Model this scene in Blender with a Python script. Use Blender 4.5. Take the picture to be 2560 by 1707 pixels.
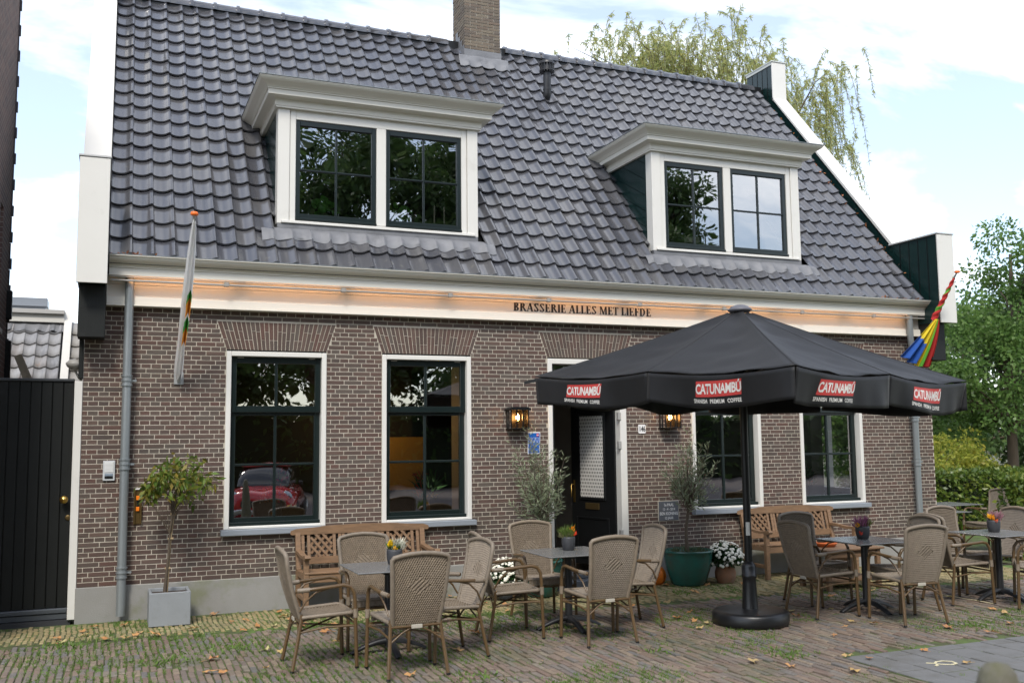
import bpy, bmesh, math, random
import numpy as np
from mathutils import Vector, Matrix

for o in list(bpy.data.objects):
    bpy.data.objects.remove(o, do_unlink=True)
SC = bpy.context.scene
COL = SC.collection
R = math.radians
PI = math.pi
rng = random.Random(7)
nrg = np.random.default_rng(11)

# ------------------------------------------------------------------ camera
YAW, PITCH, ROLL = R(22.332), R(5.772), R(-0.631)
CAMP = Vector((0.260, -11.285, 1.82))
fw = Vector((math.sin(YAW) * math.cos(PITCH), math.cos(YAW) * math.cos(PITCH), math.sin(PITCH)))
rt = Vector((math.cos(YAW), -math.sin(YAW), 0))
up = rt.cross(fw)
cr, sr = math.cos(ROLL), math.sin(ROLL)
rt2 = rt * cr + up * sr
up2 = up * cr - rt * sr
cam = bpy.data.cameras.new('camera')
camo = bpy.data.objects.new('camera', cam)
COL.objects.link(camo)
camo.matrix_world = Matrix(((rt2.x, up2.x, -fw.x, CAMP.x), (rt2.y, up2.y, -fw.y, CAMP.y),
                            (rt2.z, up2.z, -fw.z, CAMP.z), (0, 0, 0, 1)))
cam.sensor_width = 36.0
cam.lens = 34.5
cam.clip_start = 0.05
cam.clip_end = 3000
cam.dof.use_dof = True
cam.dof.focus_distance = 12.2
cam.dof.aperture_fstop = 2.4
SC.camera = camo

# ------------------------------------------------------------------ world, sun, exposure
SUN_EL, SUN_AZ = R(48), R(205)      # azimuth clockwise from +Y: behind the camera, a little to the left
w = bpy.data.worlds.new('World')
SC.world = w
w.use_nodes = True
nt = w.node_tree
nt.nodes.clear()
def wn(t, **k):
    n = nt.nodes.new(t)
    for a, b in k.items():
        setattr(n, a, b)
    return n
out = wn('ShaderNodeOutputWorld')
bg = wn('ShaderNodeBackground')
bg.inputs[1].default_value = 0.12
sky = wn('ShaderNodeTexSky', sky_type='NISHITA')
sky.sun_disc = False
sky.sun_elevation = SUN_EL
sky.sun_rotation = SUN_AZ
sky.air_density = 1.0
sky.dust_density = 1.0
sky.ozone_density = 2.0
tc = wn('ShaderNodeTexCoord')
sx = wn('ShaderNodeSeparateXYZ')
nt.links.new(tc.outputs['Generated'], sx.inputs[0])
mz = wn('ShaderNodeMath', operation='MAXIMUM')
mz.inputs[1].default_value = 0.0
nt.links.new(sx.outputs[2], mz.inputs[0])
az = wn('ShaderNodeMath', operation='ADD')
az.inputs[1].default_value = 0.28
nt.links.new(mz.outputs[0], az.inputs[0])
dx = wn('ShaderNodeMath', operation='DIVIDE')
dy = wn('ShaderNodeMath', operation='DIVIDE')
nt.links.new(sx.outputs[0], dx.inputs[0]); nt.links.new(az.outputs[0], dx.inputs[1])
nt.links.new(sx.outputs[1], dy.inputs[0]); nt.links.new(az.outputs[0], dy.inputs[1])
cx = wn('ShaderNodeCombineXYZ')
nt.links.new(dx.outputs[0], cx.inputs[0]); nt.links.new(dy.outputs[0], cx.inputs[1])
mp = wn('ShaderNodeMapping')
mp.inputs['Scale'].default_value = (1.0, 1.9, 1.0)
mp.inputs['Rotation'].default_value = (0, 0, R(35))
mp.inputs['Location'].default_value = (3.1, 1.7, 0)
nt.links.new(cx.outputs[0], mp.inputs[0])
nz = wn('ShaderNodeTexNoise')
nz.inputs['Scale'].default_value = 1.5
nz.inputs['Detail'].default_value = 7
nz.inputs['Roughness'].default_value = 0.58
nz.inputs['Distortion'].default_value = 0.4
nt.links.new(mp.outputs[0], nz.inputs[0])
rp = wn('ShaderNodeValToRGB')
rp.color_ramp.elements[0].position = 0.45
rp.color_ramp.elements[0].color = (0.16, 0.16, 0.16, 1)
rp.color_ramp.elements[1].position = 0.78
rp.color_ramp.elements[1].color = (1, 1, 1, 1)
nt.links.new(nz.outputs[0], rp.inputs[0])
mixc = wn('ShaderNodeMix', data_type='RGBA')
nt.links.new(rp.outputs[0], mixc.inputs[0])
nt.links.new(sky.outputs[0], mixc.inputs[6])
mixc.inputs[7].default_value = (10.4, 10.4, 10.5, 1)
nt.links.new(mixc.outputs[2], bg.inputs[0])
nt.links.new(bg.outputs[0], out.inputs[0])

sl = bpy.data.lights.new('sun', 'SUN')
sl.energy = 1.5
sl.angle = R(12)
sl.color = (1.0, 0.95, 0.87)
slo = bpy.data.objects.new('sun', sl)
COL.objects.link(slo)
sd = Vector((math.sin(SUN_AZ) * math.cos(SUN_EL), math.cos(SUN_AZ) * math.cos(SUN_EL), math.sin(SUN_EL)))
slo.rotation_euler = sd.to_track_quat('Z', 'Y').to_euler()
slo.location = sd * 60
SC.view_settings.view_transform = 'Standard'
SC.view_settings.look = 'None'
SC.view_settings.gamma = 1.0
SC.view_settings.use_curve_mapping = False
SC.view_settings.exposure = 1.05

# ------------------------------------------------------------------ helpers: materials
MATS = {}
def mat(name, col, rough=0.6, var=0.0, scale=6.0, col2=None, bump=0.0, bscale=60.0, metal=0.0, spec=0.5,
        hv=0.0, rnd=0.0, ramp=None, stretch=None, coat=0.0, sheen=0.0, dirt=None, dscale=1.3, transl=0.0,
        rvar=0.0, emit=None, emits=0.0, detail=5.0, bdist=0.01):
    """Principled material: base colour varied by noise (var, towards col2), by the piece (rnd: object random
    plus the 'rnd' attribute, through ramp), and by dirt blotches; bump for fine relief."""
    if name in MATS:
        return MATS[name]
    m = bpy.data.materials.new(name)
    m.use_nodes = True
    t = m.node_tree
    N = t.nodes
    L = t.links.new
    p = N['Principled BSDF']
    p.inputs['Roughness'].default_value = rough
    p.inputs['Metallic'].default_value = metal
    p.inputs['Specular IOR Level'].default_value = spec
    p.inputs['Coat Weight'].default_value = coat
    if sheen:
        p.inputs['Sheen Weight'].default_value = sheen
    tcn = N.new('ShaderNodeTexCoord')
    src = tcn.outputs['Object']
    if stretch:
        mpn = N.new('ShaderNodeMapping')
        mpn.inputs['Scale'].default_value = stretch
        L(src, mpn.inputs[0])
        src = mpn.outputs[0]
    cur = None
    if ramp:
        at = N.new('ShaderNodeAttribute')
        at.attribute_name = 'rnd'
        oi = N.new('ShaderNodeObjectInfo')
        ad = N.new('ShaderNodeMath')
        ad.operation = 'ADD'
        L(at.outputs['Fac'], ad.inputs[0])
        L(oi.outputs['Random'], ad.inputs[1])
        fr = N.new('ShaderNodeMath')
        fr.operation = 'FRACT'
        L(ad.outputs[0], fr.inputs[0])
        r = N.new('ShaderNodeValToRGB')
        els = r.color_ramp.elements
        for i, c in enumerate(ramp):
            ps = i / max(1, len(ramp) - 1)
            e = els[i] if i < 2 else els.new(ps)
            e.position = ps
            e.color = (*c, 1)
        for i, c in enumerate(ramp):
            els[i].position = i / max(1, len(ramp) - 1)
            els[i].color = (*c, 1)
        L(fr.outputs[0], r.inputs[0])
        cur = r.outputs[0]
    if var > 0:
        n = N.new('ShaderNodeTexNoise')
        n.inputs['Scale'].default_value = scale
        n.inputs['Detail'].default_value = detail
        n.inputs['Roughness'].default_value = 0.6
        L(src, n.inputs[0])
        mr = N.new('ShaderNodeMapRange')
        mr.inputs[1].default_value = 0.3
        mr.inputs[2].default_value = 0.7
        mr.inputs[3].default_value = 0.0
        mr.inputs[4].default_value = var
        L(n.outputs[0], mr.inputs[0])
        mx = N.new('ShaderNodeMix')
        mx.data_type = 'RGBA'
        L(mr.outputs[0], mx.inputs[0])
        if cur is None:
            mx.inputs[6].default_value = (*col, 1)
        else:
            L(cur, mx.inputs[6])
        c2 = col2 or tuple(c * 0.45 for c in col)
        mx.inputs[7].default_value = (*c2, 1)
        cur = mx.outputs[2]
        if rvar:
            ra = N.new('ShaderNodeMapRange')
            ra.inputs[1].default_value = 0.3
            ra.inputs[2].default_value = 0.7
            ra.inputs[3].default_value = max(0.02, rough - rvar)
            ra.inputs[4].default_value = min(1, rough + rvar)
            L(n.outputs[0], ra.inputs[0])
            L(ra.outputs[0], p.inputs['Roughness'])
    if dirt:
        n = N.new('ShaderNodeTexNoise')
        n.inputs['Scale'].default_value = dscale
        n.inputs['Detail'].default_value = 8
        n.inputs['Roughness'].default_value = 0.7
        geo = N.new('ShaderNodeNewGeometry')
        L(geo.outputs['Position'], n.inputs[0])
        mr = N.new('ShaderNodeMapRange')
        mr.inputs[1].default_value = dirt[1]
        mr.inputs[2].default_value = dirt[1] + 0.14
        mr.inputs[3].default_value = 0.0
        mr.inputs[4].default_value = dirt[2]
        L(n.outputs[0], mr.inputs[0])
        mx = N.new('ShaderNodeMix')
        mx.data_type = 'RGBA'
        L(mr.outputs[0], mx.inputs[0])
        if cur is None:
            mx.inputs[6].default_value = (*col, 1)
        else:
            L(cur, mx.inputs[6])
        mx.inputs[7].default_value = (*dirt[0], 1)
        cur = mx.outputs[2]
    if cur is None:
        p.inputs['Base Color'].default_value = (*col, 1)
    else:
        L(cur, p.inputs['Base Color'])
    if bump > 0:
        n = N.new('ShaderNodeTexNoise')
        n.inputs['Scale'].default_value = bscale
        n.inputs['Detail'].default_value = 4
        L(src, n.inputs[0])
        b = N.new('ShaderNodeBump')
        b.inputs['Strength'].default_value = bump
        b.inputs['Distance'].default_value = bdist
        L(n.outputs[0], b.inputs['Height'])
        L(b.outputs[0], p.inputs['Normal'])
    if transl > 0:
        tb = N.new('ShaderNodeBsdfTranslucent')
        ms = N.new('ShaderNodeMixShader')
        ms.inputs[0].default_value = transl
        if cur is None:
            tb.inputs[0].default_value = (*col, 1)
        else:
            L(cur, tb.inputs[0])
        L(p.outputs[0], ms.inputs[1])
        L(tb.outputs[0], ms.inputs[2])
        L(ms.outputs[0], N['Material Output'].inputs[0])
    if emit:
        p.inputs['Emission Color'].default_value = (*emit, 1)
        p.inputs['Emission Strength'].default_value = emits
    MATS[name] = m
    return m

def glass_mat(name, tint=(1, 1, 1), boost=3.2, base=0.32):
    if name in MATS:
        return MATS[name]
    m = bpy.data.materials.new(name)
    m.use_nodes = True
    t = m.node_tree
    N = t.nodes
    L = t.links.new
    N.remove(N['Principled BSDF'])
    fr = N.new('ShaderNodeFresnel')
    fr.inputs[0].default_value = 1.5
    ma = N.new('ShaderNodeMath')
    ma.operation = 'MULTIPLY_ADD'
    ma.use_clamp = True
    ma.inputs[1].default_value = boost
    ma.inputs[2].default_value = base
    L(fr.outputs[0], ma.inputs[0])
    tr = N.new('ShaderNodeBsdfTransparent')
    tr.inputs[0].default_value = (*tint, 1)
    gl = N.new('ShaderNodeBsdfGlossy')
    gl.inputs['Roughness'].default_value = 0.0
    n = N.new('ShaderNodeTexNoise')
    n.inputs['Scale'].default_value = 2.2
    n.inputs['Detail'].default_value = 1
    g = N.new('ShaderNodeNewGeometry')
    L(g.outputs['Position'], n.inputs[0])
    b = N.new('ShaderNodeBump')
    b.inputs['Strength'].default_value = 0.10
    b.inputs['Distance'].default_value = 0.02
    L(n.outputs[0], b.inputs['Height'])
    L(b.outputs[0], gl.inputs['Normal'])
    ms = N.new('ShaderNodeMixShader')
    L(ma.outputs[0], ms.inputs[0])
    L(tr.outputs[0], ms.inputs[1])
    L(gl.outputs[0], ms.inputs[2])
    L(ms.outputs[0], N['Material Output'].inputs[0])
    MATS[name] = m
    return m

# ------------------------------------------------------------------ helpers: objects
BASE = {}          # object -> accumulated world location of its parent chain (rotation free while building)
def tag(o, label=None, cat=None, group=None, kind=None):
    if label: o['label'] = label
    if cat: o['category'] = cat
    if group: o['group'] = group
    if kind: o['kind'] = kind
    return o
def thing(name, label, cat, loc=(0, 0, 0), rotz=0.0, group=None, kind=None):
    o = bpy.data.objects.new(name, None)
    COL.objects.link(o)
    o.empty_display_size = 0.1
    o.location = loc
    o.rotation_euler = (0, 0, rotz)
    BASE[o.name] = Vector(loc)
    return tag(o, label, cat, group, kind)
def link_mesh(name, me, parent=None, loc=None):
    o = bpy.data.objects.new(name, me)
    COL.objects.link(o)
    b = Vector((0, 0, 0))
    if parent is not None:
        o.parent = parent
        b = BASE.get(parent.name, b)
    if loc is not None:
        o.location = Vector(loc) - b
        BASE[o.name] = Vector(loc)
    else:
        BASE[o.name] = b
    return o
def copy_tree(o, parent=None):
    c = o.copy()
    COL.objects.link(c)
    c.parent = parent
    for ch in o.children:
        copy_tree(ch, c)
    return c

class MB:
    def __init__(self):
        self.v = []; self.f = []; self.m = []; self.s = []; self.r = []; self.uv = []
        self.cm = 0; self.cs = False; self.cr = 0.0
    def add(self, vs, fs, uvs=None, flip=False):
        b = len(self.v)
        self.v.extend([tuple(x) for x in vs])
        self.r.extend([self.cr] * len(vs))
        if uvs is None:
            self.uv.extend([(0.0, 0.0)] * len(vs))
        else:
            self.uv.extend(uvs)
        for q in fs:
            q = tuple(b + i for i in q)
            self.f.append(q[::-1] if flip else q)
            self.m.append(self.cm)
            self.s.append(self.cs)
        return self
    def box(self, x0, x1, y0, y1, z0, z1):
        vs = [(x0, y0, z0), (x1, y0, z0), (x1, y1, z0), (x0, y1, z0), (x0, y0, z1), (x1, y0, z1), (x1, y1, z1), (x0, y1, z1)]
        return self.add(vs, [(3, 2, 1, 0), (4, 5, 6, 7), (0, 1, 5, 4), (1, 2, 6, 5), (2, 3, 7, 6), (3, 0, 4, 7)])
    def bbox(self, x0, x1, y0, y1, z0, z1, c=0.004):
        """box with chamfered edges"""
        c = min(c, (x1 - x0) * .45, (y1 - y0) * .45, (z1 - z0) * .45)
        vs = []; idx = {}
        X = (x0, x1); Y = (y0, y1); Z = (z0, z1)
        for i in (0, 1):
            for j in (0, 1):
                for k in (0, 1):
                    sx_ = c if i == 0 else -c; sy_ = c if j == 0 else -c; sz_ = c if k == 0 else -c
                    idx[(i, j, k, 0)] = len(vs); vs.append((X[i], Y[j] + sy_, Z[k] + sz_))
                    idx[(i, j, k, 1)] = len(vs); vs.append((X[i] + sx_, Y[j], Z[k] + sz_))
                    idx[(i, j, k, 2)] = len(vs); vs.append((X[i] + sx_, Y[j] + sy_, Z[k]))
        fs = []
        for i in (0, 1):
            a = [(i, 0, 0, 0), (i, 1, 0, 0), (i, 1, 1, 0), (i, 0, 1, 0)]
            fs.append([idx[q] for q in (a if i else a[::-1])])
            a = [(0, i, 0, 1), (0, i, 1, 1), (1, i, 1, 1), (1, i, 0, 1)]
            fs.append([idx[q] for q in (a if i else a[::-1])])
            a = [(0, 0, i, 2), (1, 0, i, 2), (1, 1, i, 2), (0, 1, i, 2)]
            fs.append([idx[q] for q in (a if i else a[::-1])])
        for j in (0, 1):
            for k in (0, 1):
                a = [(0, j, k, 1), (1, j, k, 1), (1, j, k, 2), (0, j, k, 2)]
                fs.append([idx[q] for q in (a if j == k else a[::-1])])
                a = [(j, 0, k, 2), (j, 1, k, 2), (j, 1, k, 0), (j, 0, k, 0)]
                fs.append([idx[q] for q in (a if j == k else a[::-1])])
                a = [(j, k, 0, 0), (j, k, 1, 0), (j, k, 1, 1), (j, k, 0, 1)]
                fs.append([idx[q] for q in (a if j == k else a[::-1])])
        for i in (0, 1):
            for j in (0, 1):
                for k in (0, 1):
                    a = [idx[(i, j, k, 0)], idx[(i, j, k, 1)], idx[(i, j, k, 2)]]
                    fs.append(a if (i + j + k) % 2 else a[::-1])
        return self.add(vs, fs)
    def bar(self, p, q, wd, hg, up=(0, 0, 1), ext=0.0):
        p = Vector(p); q = Vector(q)
        d = (q - p)
        ln = d.length
        d.normalize()
        u = Vector(up)
        s = d.cross(u)
        if s.length < 1e-6:
            s = d.cross(Vector((1, 0, 0)))
        s.normalize()
        u = s.cross(d)
        p = p - d * ext; q = q + d * ext
        vs = []
        for e in (p, q):
            for a, b in ((-1, -1), (1, -1), (1, 1), (-1, 1)):
                vs.append(e + s * (a * wd / 2) + u * (b * hg / 2))
        return self.add(vs, [(0, 1, 2, 3), (7, 6, 5, 4), (0, 4, 5, 1), (1, 5, 6, 2), (2, 6, 7, 3), (3, 7, 4, 0)])
    def tube(self, pts, r, n=8, caps=True, smooth=True):
        pts = [Vector(p) for p in pts]
        k = len(pts)
        rs = r if isinstance(r, (list, tuple)) else [r] * k
        cs = self.cs
        self.cs = smooth
        t0 = (pts[1] - pts[0]).normalized()
        u = t0.orthogonal().normalized()
        vs = []
        for i in range(k):
            if i == 0: t = pts[1] - pts[0]
            elif i == k - 1: t = pts[-1] - pts[-2]
            else: t = (pts[i + 1] - pts[i]).normalized() + (pts[i] - pts[i - 1]).normalized()
            if t.length < 1e-9: t = t0.copy()
            t.normalize()
            u = (u - t * u.dot(t))
            if u.length < 1e-6: u = t.orthogonal()
            u.normalize()
            b = t.cross(u)
            for j in range(n):
                a = 2 * PI * j / n
                vs.append(pts[i] + (u * math.cos(a) + b * math.sin(a)) * rs[i])
        fs = []
        for i in range(k - 1):
            for j in range(n):
                j2 = (j + 1) % n
                fs.append((i * n + j, i * n + j2, (i + 1) * n + j2, (i + 1) * n + j))
        self.add(vs, fs)
        if caps:
            self.cs = False
            self.add(vs[:n], [tuple(range(n))[::-1]])
            self.add(vs[-n:], [tuple(range(n))])
        self.cs = cs
        return self
    def lathe(self, prof, n=20, c=(0, 0, 0), smooth=True, lobes=0, lamp=0.0):
        cs = self.cs
        self.cs = smooth
        vs = []
        for (r, z) in prof:
            for j in range(n):
                a = 2 * PI * j / n
                rr = r * (1 + lamp * math.cos(lobes * a)) if lobes else r
                vs.append((c[0] + rr * math.cos(a), c[1] + rr * math.sin(a), c[2] + z))
        fs = []
        for i in range(len(prof) - 1):
            for j in range(n):
                j2 = (j + 1) % n
                fs.append((i * n + j, i * n + j2, (i + 1) * n + j2, (i + 1) * n + j))
        self.add(vs, fs)
        if prof[0][0] > 1e-4: self.add(vs[:n], [tuple(range(n))[::-1]])
        if prof[-1][0] > 1e-4: self.add(vs[-n:], [tuple(range(n))])
        self.cs = cs
        return self
    def prism(self, poly, ext, org=(0, 0, 0), a=(1, 0, 0), b=(0, 0, 1)):
        """poly: list of (u,v) in plane a,b at org, extruded by vector ext"""
        a = Vector(a); b = Vector(b); o = Vector(org); e = Vector(ext)
        n = len(poly)
        vs = [o + a * u + b * v for u, v in poly]
        vs += [x + e for x in vs]
        fs = [tuple(range(n)), tuple(range(2 * n - 1, n - 1, -1))]
        for i in range(n):
            j = (i + 1) % n
            fs.append((j, i, n + i, n + j))
        return self.add(vs, fs)
    def sweep(self, prof, path, closed=False):
        """profile [(out, z)] swept along a path of [(x, y, outx, outy)] (mitred mouldings, path horizontal)"""
        n = len(prof)
        vs = []
        for (x, y, ox, oy) in path:
            for (o_, z_) in prof:
                vs.append((x + ox * o_, y + oy * o_, z_))
        fs = []
        for i in range(len(path) - 1):
            for j in range(n - 1):
                fs.append((i * n + j, i * n + j + 1, (i + 1) * n + j + 1, (i + 1) * n + j))
        fs.append(tuple(range(n)))
        fs.append(tuple(range((len(path) - 1) * n, len(path) * n))[::-1])
        return self.add(vs, fs)
    def grid(self, fn, nu, nv, closed_u=False):
        vs = []; uvs = []
        for j in range(nv + 1):
            for i in range(nu + 1):
                u, v = i / nu, j / nv
                vs.append(fn(u, v)); uvs.append((u, v))
        fs = []
        for j in range(nv):
            for i in range(nu):
                a = j * (nu + 1) + i
                fs.append((a, a + 1, a + nu + 2, a + nu + 1))
        return self.add(vs, fs, uvs)
    def mesh(self, name, mats, recalc=True):
        me = bpy.data.meshes.new(name)
        me.from_pydata(self.v, [], self.f)
        for m_ in (mats if isinstance(mats, (list, tuple)) else [mats]):
            me.materials.append(m_)
        me.polygons.foreach_set('material_index', self.m)
        me.polygons.foreach_set('use_smooth', self.s)
        if any(self.r):
            at = me.attributes.new('rnd', 'FLOAT', 'POINT')
            at.data.foreach_set('value', self.r)
        if any(u != (0.0, 0.0) for u in self.uv):
            ul = me.uv_layers.new(name='UVMap')
            li = np.zeros(len(me.loops), dtype=np.int32)
            me.loops.foreach_get('vertex_index', li)
            ul.data.foreach_set('uv', np.array(self.uv, dtype=np.float32)[li].ravel())
        if recalc:
            bm = bmesh.new()
            bm.from_mesh(me)
            bmesh.ops.recalc_face_normals(bm, faces=bm.faces)
            bm.to_mesh(me)
            bm.free()
        me.update()
        return me
    def build(self, name, mats, parent=None, recalc=True, loc=None):
        b = BASE.get(parent.name, Vector((0, 0, 0))) if parent is not None else Vector((0, 0, 0))
        if loc is not None:
            b = Vector(loc)
        if b.length > 1e-9:
            bx, by, bz = b
            self.v = [(x - bx, y - by, z - bz) for x, y, z in self.v]
        return link_mesh(name, self.mesh(name, mats, recalc), parent, loc)

def leaf_mesh(name, P, D, size, aspect, m, parent=None, fold=0.0, side=None, rnd=None, sizevar=0.35):
    """one mesh of many small leaf quads; P base points, D directions (numpy)"""
    n = len(P)
    if n == 0: return None
    D = D / np.maximum(1e-6, np.linalg.norm(D, axis=1, keepdims=True))
    if side is None:
        q = nrg.normal(size=(n, 3))
    else:
        q = side
    S = np.cross(D, q)
    S /= np.maximum(1e-6, np.linalg.norm(S, axis=1, keepdims=True))
    L = size * (1 + sizevar * nrg.uniform(-1, 1, size=(n, 1)))
    Wd = L * aspect
    U = np.cross(S, D)
    base = BASE.get(parent.name, Vector((0, 0, 0))) if parent is not None else Vector((0, 0, 0))
    P = P - np.array(base)
    V = np.empty((n, 4, 3))
    V[:, 0] = P
    V[:, 1] = P + D * L * 0.45 + S * Wd * 0.5 + U * L * fold
    V[:, 2] = P + D * L
    V[:, 3] = P + D * L * 0.45 - S * Wd * 0.5 + U * L * fold
    me = bpy.data.meshes.new(name)
    me.vertices.add(4 * n)
    me.vertices.foreach_set('co', V.ravel())
    me.loops.add(4 * n)
    me.loops.foreach_set('vertex_index', np.arange(4 * n, dtype=np.int32))
    me.polygons.add(n)
    me.polygons.foreach_set('loop_start', np.arange(0, 4 * n, 4, dtype=np.int32))
    me.polygons.foreach_set('loop_total', np.full(n, 4, dtype=np.int32))
    r = nrg.uniform(0, 1, n) if rnd is None else rnd
    at = me.attributes.new('rnd', 'FLOAT', 'POINT')
    at.data.foreach_set('value', np.repeat(r, 4).astype(np.float32))
    me.materials.append(m)
    me.update(calc_edges=True)
    return link_mesh(name, me, parent)

def rand_dirs(n):
    d = nrg.normal(size=(n, 3))
    return d / np.linalg.norm(d, axis=1, keepdims=True)

def text_mesh(name, body, size, m, parent=None, loc=(0, 0, 0), rot=None, extrude=0.001, align='CENTER', offset=0.0, sx_=1.0, spacing=1.0, shear=0.0):
    cu = bpy.data.curves.new(name, 'FONT')
    cu.body = body
    cu.size = size
    cu.extrude = extrude
    cu.offset = offset
    cu.align_x = align
    cu.align_y = 'CENTER'
    cu.space_character = spacing
    cu.shear = shear
    cu.resolution_u = 3
    to = bpy.data.objects.new('tmp', cu)
    me = bpy.data.meshes.new_from_object(to)
    bpy.data.objects.remove(to)
    bpy.data.curves.remove(cu)
    me.name = name
    me.materials.clear()
    me.materials.append(m)
    rm = (rot or Matrix.Rotation(R(90), 4, 'X'))
    me.transform(Matrix.Translation(Vector(loc)) @ rm @ Matrix.Diagonal((sx_, 1, 1, 1)))
    if parent is not None:
        me.transform(Matrix.Translation(-BASE.get(parent.name, Vector((0, 0, 0)))))
    return link_mesh(name, me, parent)

# ------------------------------------------------------------------ materials of the setting
BRK = [(.080, .052, .042), (.108, .063, .049), (.094, .068, .056), (.126, .081, .063), (.086, .058, .046), (.106, .085, .069), (.114, .060, .046), (.076, .058, .049)]
m_brick = mat('brown_brick', (.09, .05, .04), .85, var=.32, scale=26, col2=(.035, .025, .024), bump=.5, bscale=70, ramp=BRK, stretch=(.5, 1, 1.6), dirt=((.055, .050, .040), .52, .55), dscale=.75)
m_mortar = mat('pale_mortar', (.50, .455, .375), .9, var=.5, scale=9, col2=(.34, .305, .25), bump=.3, bscale=120, dirt=((.30, .29, .20), .56, .5), dscale=.9)
m_plinth = mat('grey_render', (.27, .265, .25), .88, var=.5, scale=2.5, col2=(.19, .185, .165), bump=.25, bscale=90, dirt=((.16, .17, .09), .53, .7), dscale=1.4)
m_white = mat('white_paint', (.66, .645, .60), .42, var=.10, scale=3, col2=(.53, .515, .475), bump=.05, bscale=30, dirt=((.44, .42, .36), .58, .35), dscale=2.4)
m_cream = mat('cream_paint', (.68, .655, .585), .45, var=.14, scale=2.2, col2=(.60, .57, .49), bump=.04, bscale=25, dirt=((.46, .43, .36), .62, .35))
m_green = mat('dark_green_paint', (.006, .0125, .012), .3, var=.25, scale=4, col2=(.01, .017, .017))
m_cheek = mat('green_boards', (.006, .021, .020), .25, var=.3, scale=5, col2=(.010, .03, .028))
m_sill = mat('grey_sill', (.23, .255, .285), .5, var=.15, scale=4, col2=(.18, .2, .225))
m_lead = mat('lead_sheet', (.14, .143, .152), .62, var=.7, scale=5, col2=(.22, .223, .235), metal=.1, bump=.25, bscale=14, dirt=((.09, .092, .097), .56, .6), dscale=4)
m_zinc = mat('zinc_pipe', (.23, .255, .265), .45, var=.45, scale=6, col2=(.32, .34, .34), metal=.45, stretch=(1, 1, .25))
m_black = mat('black_paint', (.006, .0065, .007), .4, var=.2, scale=5, col2=(.011, .012, .0125), spec=.35)
m_blackwood = mat('black_stained_wood', (.008, .0095, .009), .55, var=.4, scale=8, col2=(.017, .018, .0165), spec=.3, dirt=((.03, .031, .03), .58, .5), dscale=1.8, stretch=(6, 6, .4), bump=.2, bscale=40)
m_glass = glass_mat('window_glass')
TIL = [(.060, .062, .072), (.078, .078, .084), (.052, .054, .064), (.090, .088, .090), (.068, .069, .077), (.058, .060, .071), (.076, .074, .076)]
m_tile = mat('glazed_roof_tile', (.1, .1, .1), .24, var=.25, scale=6, col2=(.045, .046, .052), ramp=TIL, rvar=.05, bump=.02, bscale=30, spec=.9, coat=.35, dirt=((.19, .18, .145), .61, .6), dscale=7)
m_soil = mat('mossy_soil', (.06, .055, .032), .95, var=.8, scale=14, col2=(.075, .105, .025), bump=.6, bscale=60, dirt=((.095, .16, .03), .47, .9), dscale=1.6)
PAV = [(.190, .136, .105), (.235, .178, .132), (.162, .134, .115), (.27, .212, .150), (.182, .120, .092), (.212, .176, .142), (.145, .140, .136), (.255, .215, .160)]
m_pav = mat('brown_clinker', (.15, .1, .09), .8, var=.5, scale=16, col2=(.075, .058, .05), ramp=PAV, bump=.5, bscale=70, dirt=((.085, .095, .04), .52, .55), dscale=1.1)
YEL = [(.33, .255, .115), (.28, .22, .11), (.38, .31, .16), (.23, .19, .10), (.31, .27, .15)]
m_yel = mat('yellow_clinker', (.3, .24, .12), .85, var=.55, scale=18, col2=(.15, .13, .06), ramp=YEL, bump=.5, bscale=60, dirt=((.10, .12, .035), .52, .6), dscale=2.0)
m_ptile = mat('concrete_paving_tile', (.16, .16, .158), .85, var=.6, scale=5, col2=(.11, .11, .107), bump=.35, bscale=120, dirt=((.095, .09, .075), .52, .6), dscale=2.2)

# ------------------------------------------------------------------ ground, paving
me = bpy.data.meshes.new('ground')
S_ = 900
me.from_pydata([(-S_, -S_, -.052), (S_, -S_, -.052), (S_, S_, -.052), (-S_, S_, -.052)], [], [(0, 1, 2, 3)])
m_ground = mat('verge_ground', (.075, .085, .04), .95, var=.7, scale=.6, col2=(.11, .09, .06), bump=.4, bscale=20)
me.materials.append(m_ground)
g = link_mesh('ground', me); tag(g, kind='structure')
mb = MB(); mb.box(-30, 40, -30, -9.6, -.2, -.046)
rd = mb.build('road', mat('street_clinker', (.12, .1, .095), .85, var=.5, scale=30, col2=(.08, .07, .065), bump=.4, bscale=30)); tag(rd, kind='structure')
def ybound(x):                      # edge between the yellow strip and the brown paving
    return -1.02 - 0.075 * x
mb = MB(); mb.box(-6, 22, -9.6, 3.5, -.2, -.012)
pave = mb.build('brick_pavement', m_soil); tag(pave, kind='structure')
mb = MB(); mb.prism([(-6, ybound(-6)), (12.2, ybound(12.2)), (12.2, -.012), (-6, -.012)], (0, 0, .004), org=(0, 0, -.012), b=(0, 1, 0))
ystrip = mb.build('yellow_brick_strip', m_soil); tag(ystrip, kind='structure')

def cam_area(c, sx_, sy_):
    d = Vector(c) - CAMP
    z = d.dot(fw)
    if z < .3: return 0, 0, 0
    return (d.dot(rt2) / z, d.dot(up2) / z, sx_ * sy_ / (z * z * z))
def in_view(c, mrg=0.03):
    x, y, a = cam_area(c, 1, 1)
    return a > 0 and abs(x) < 18 / 34.5 + mrg and abs(y) < 12 / 34.5 + mrg

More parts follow.
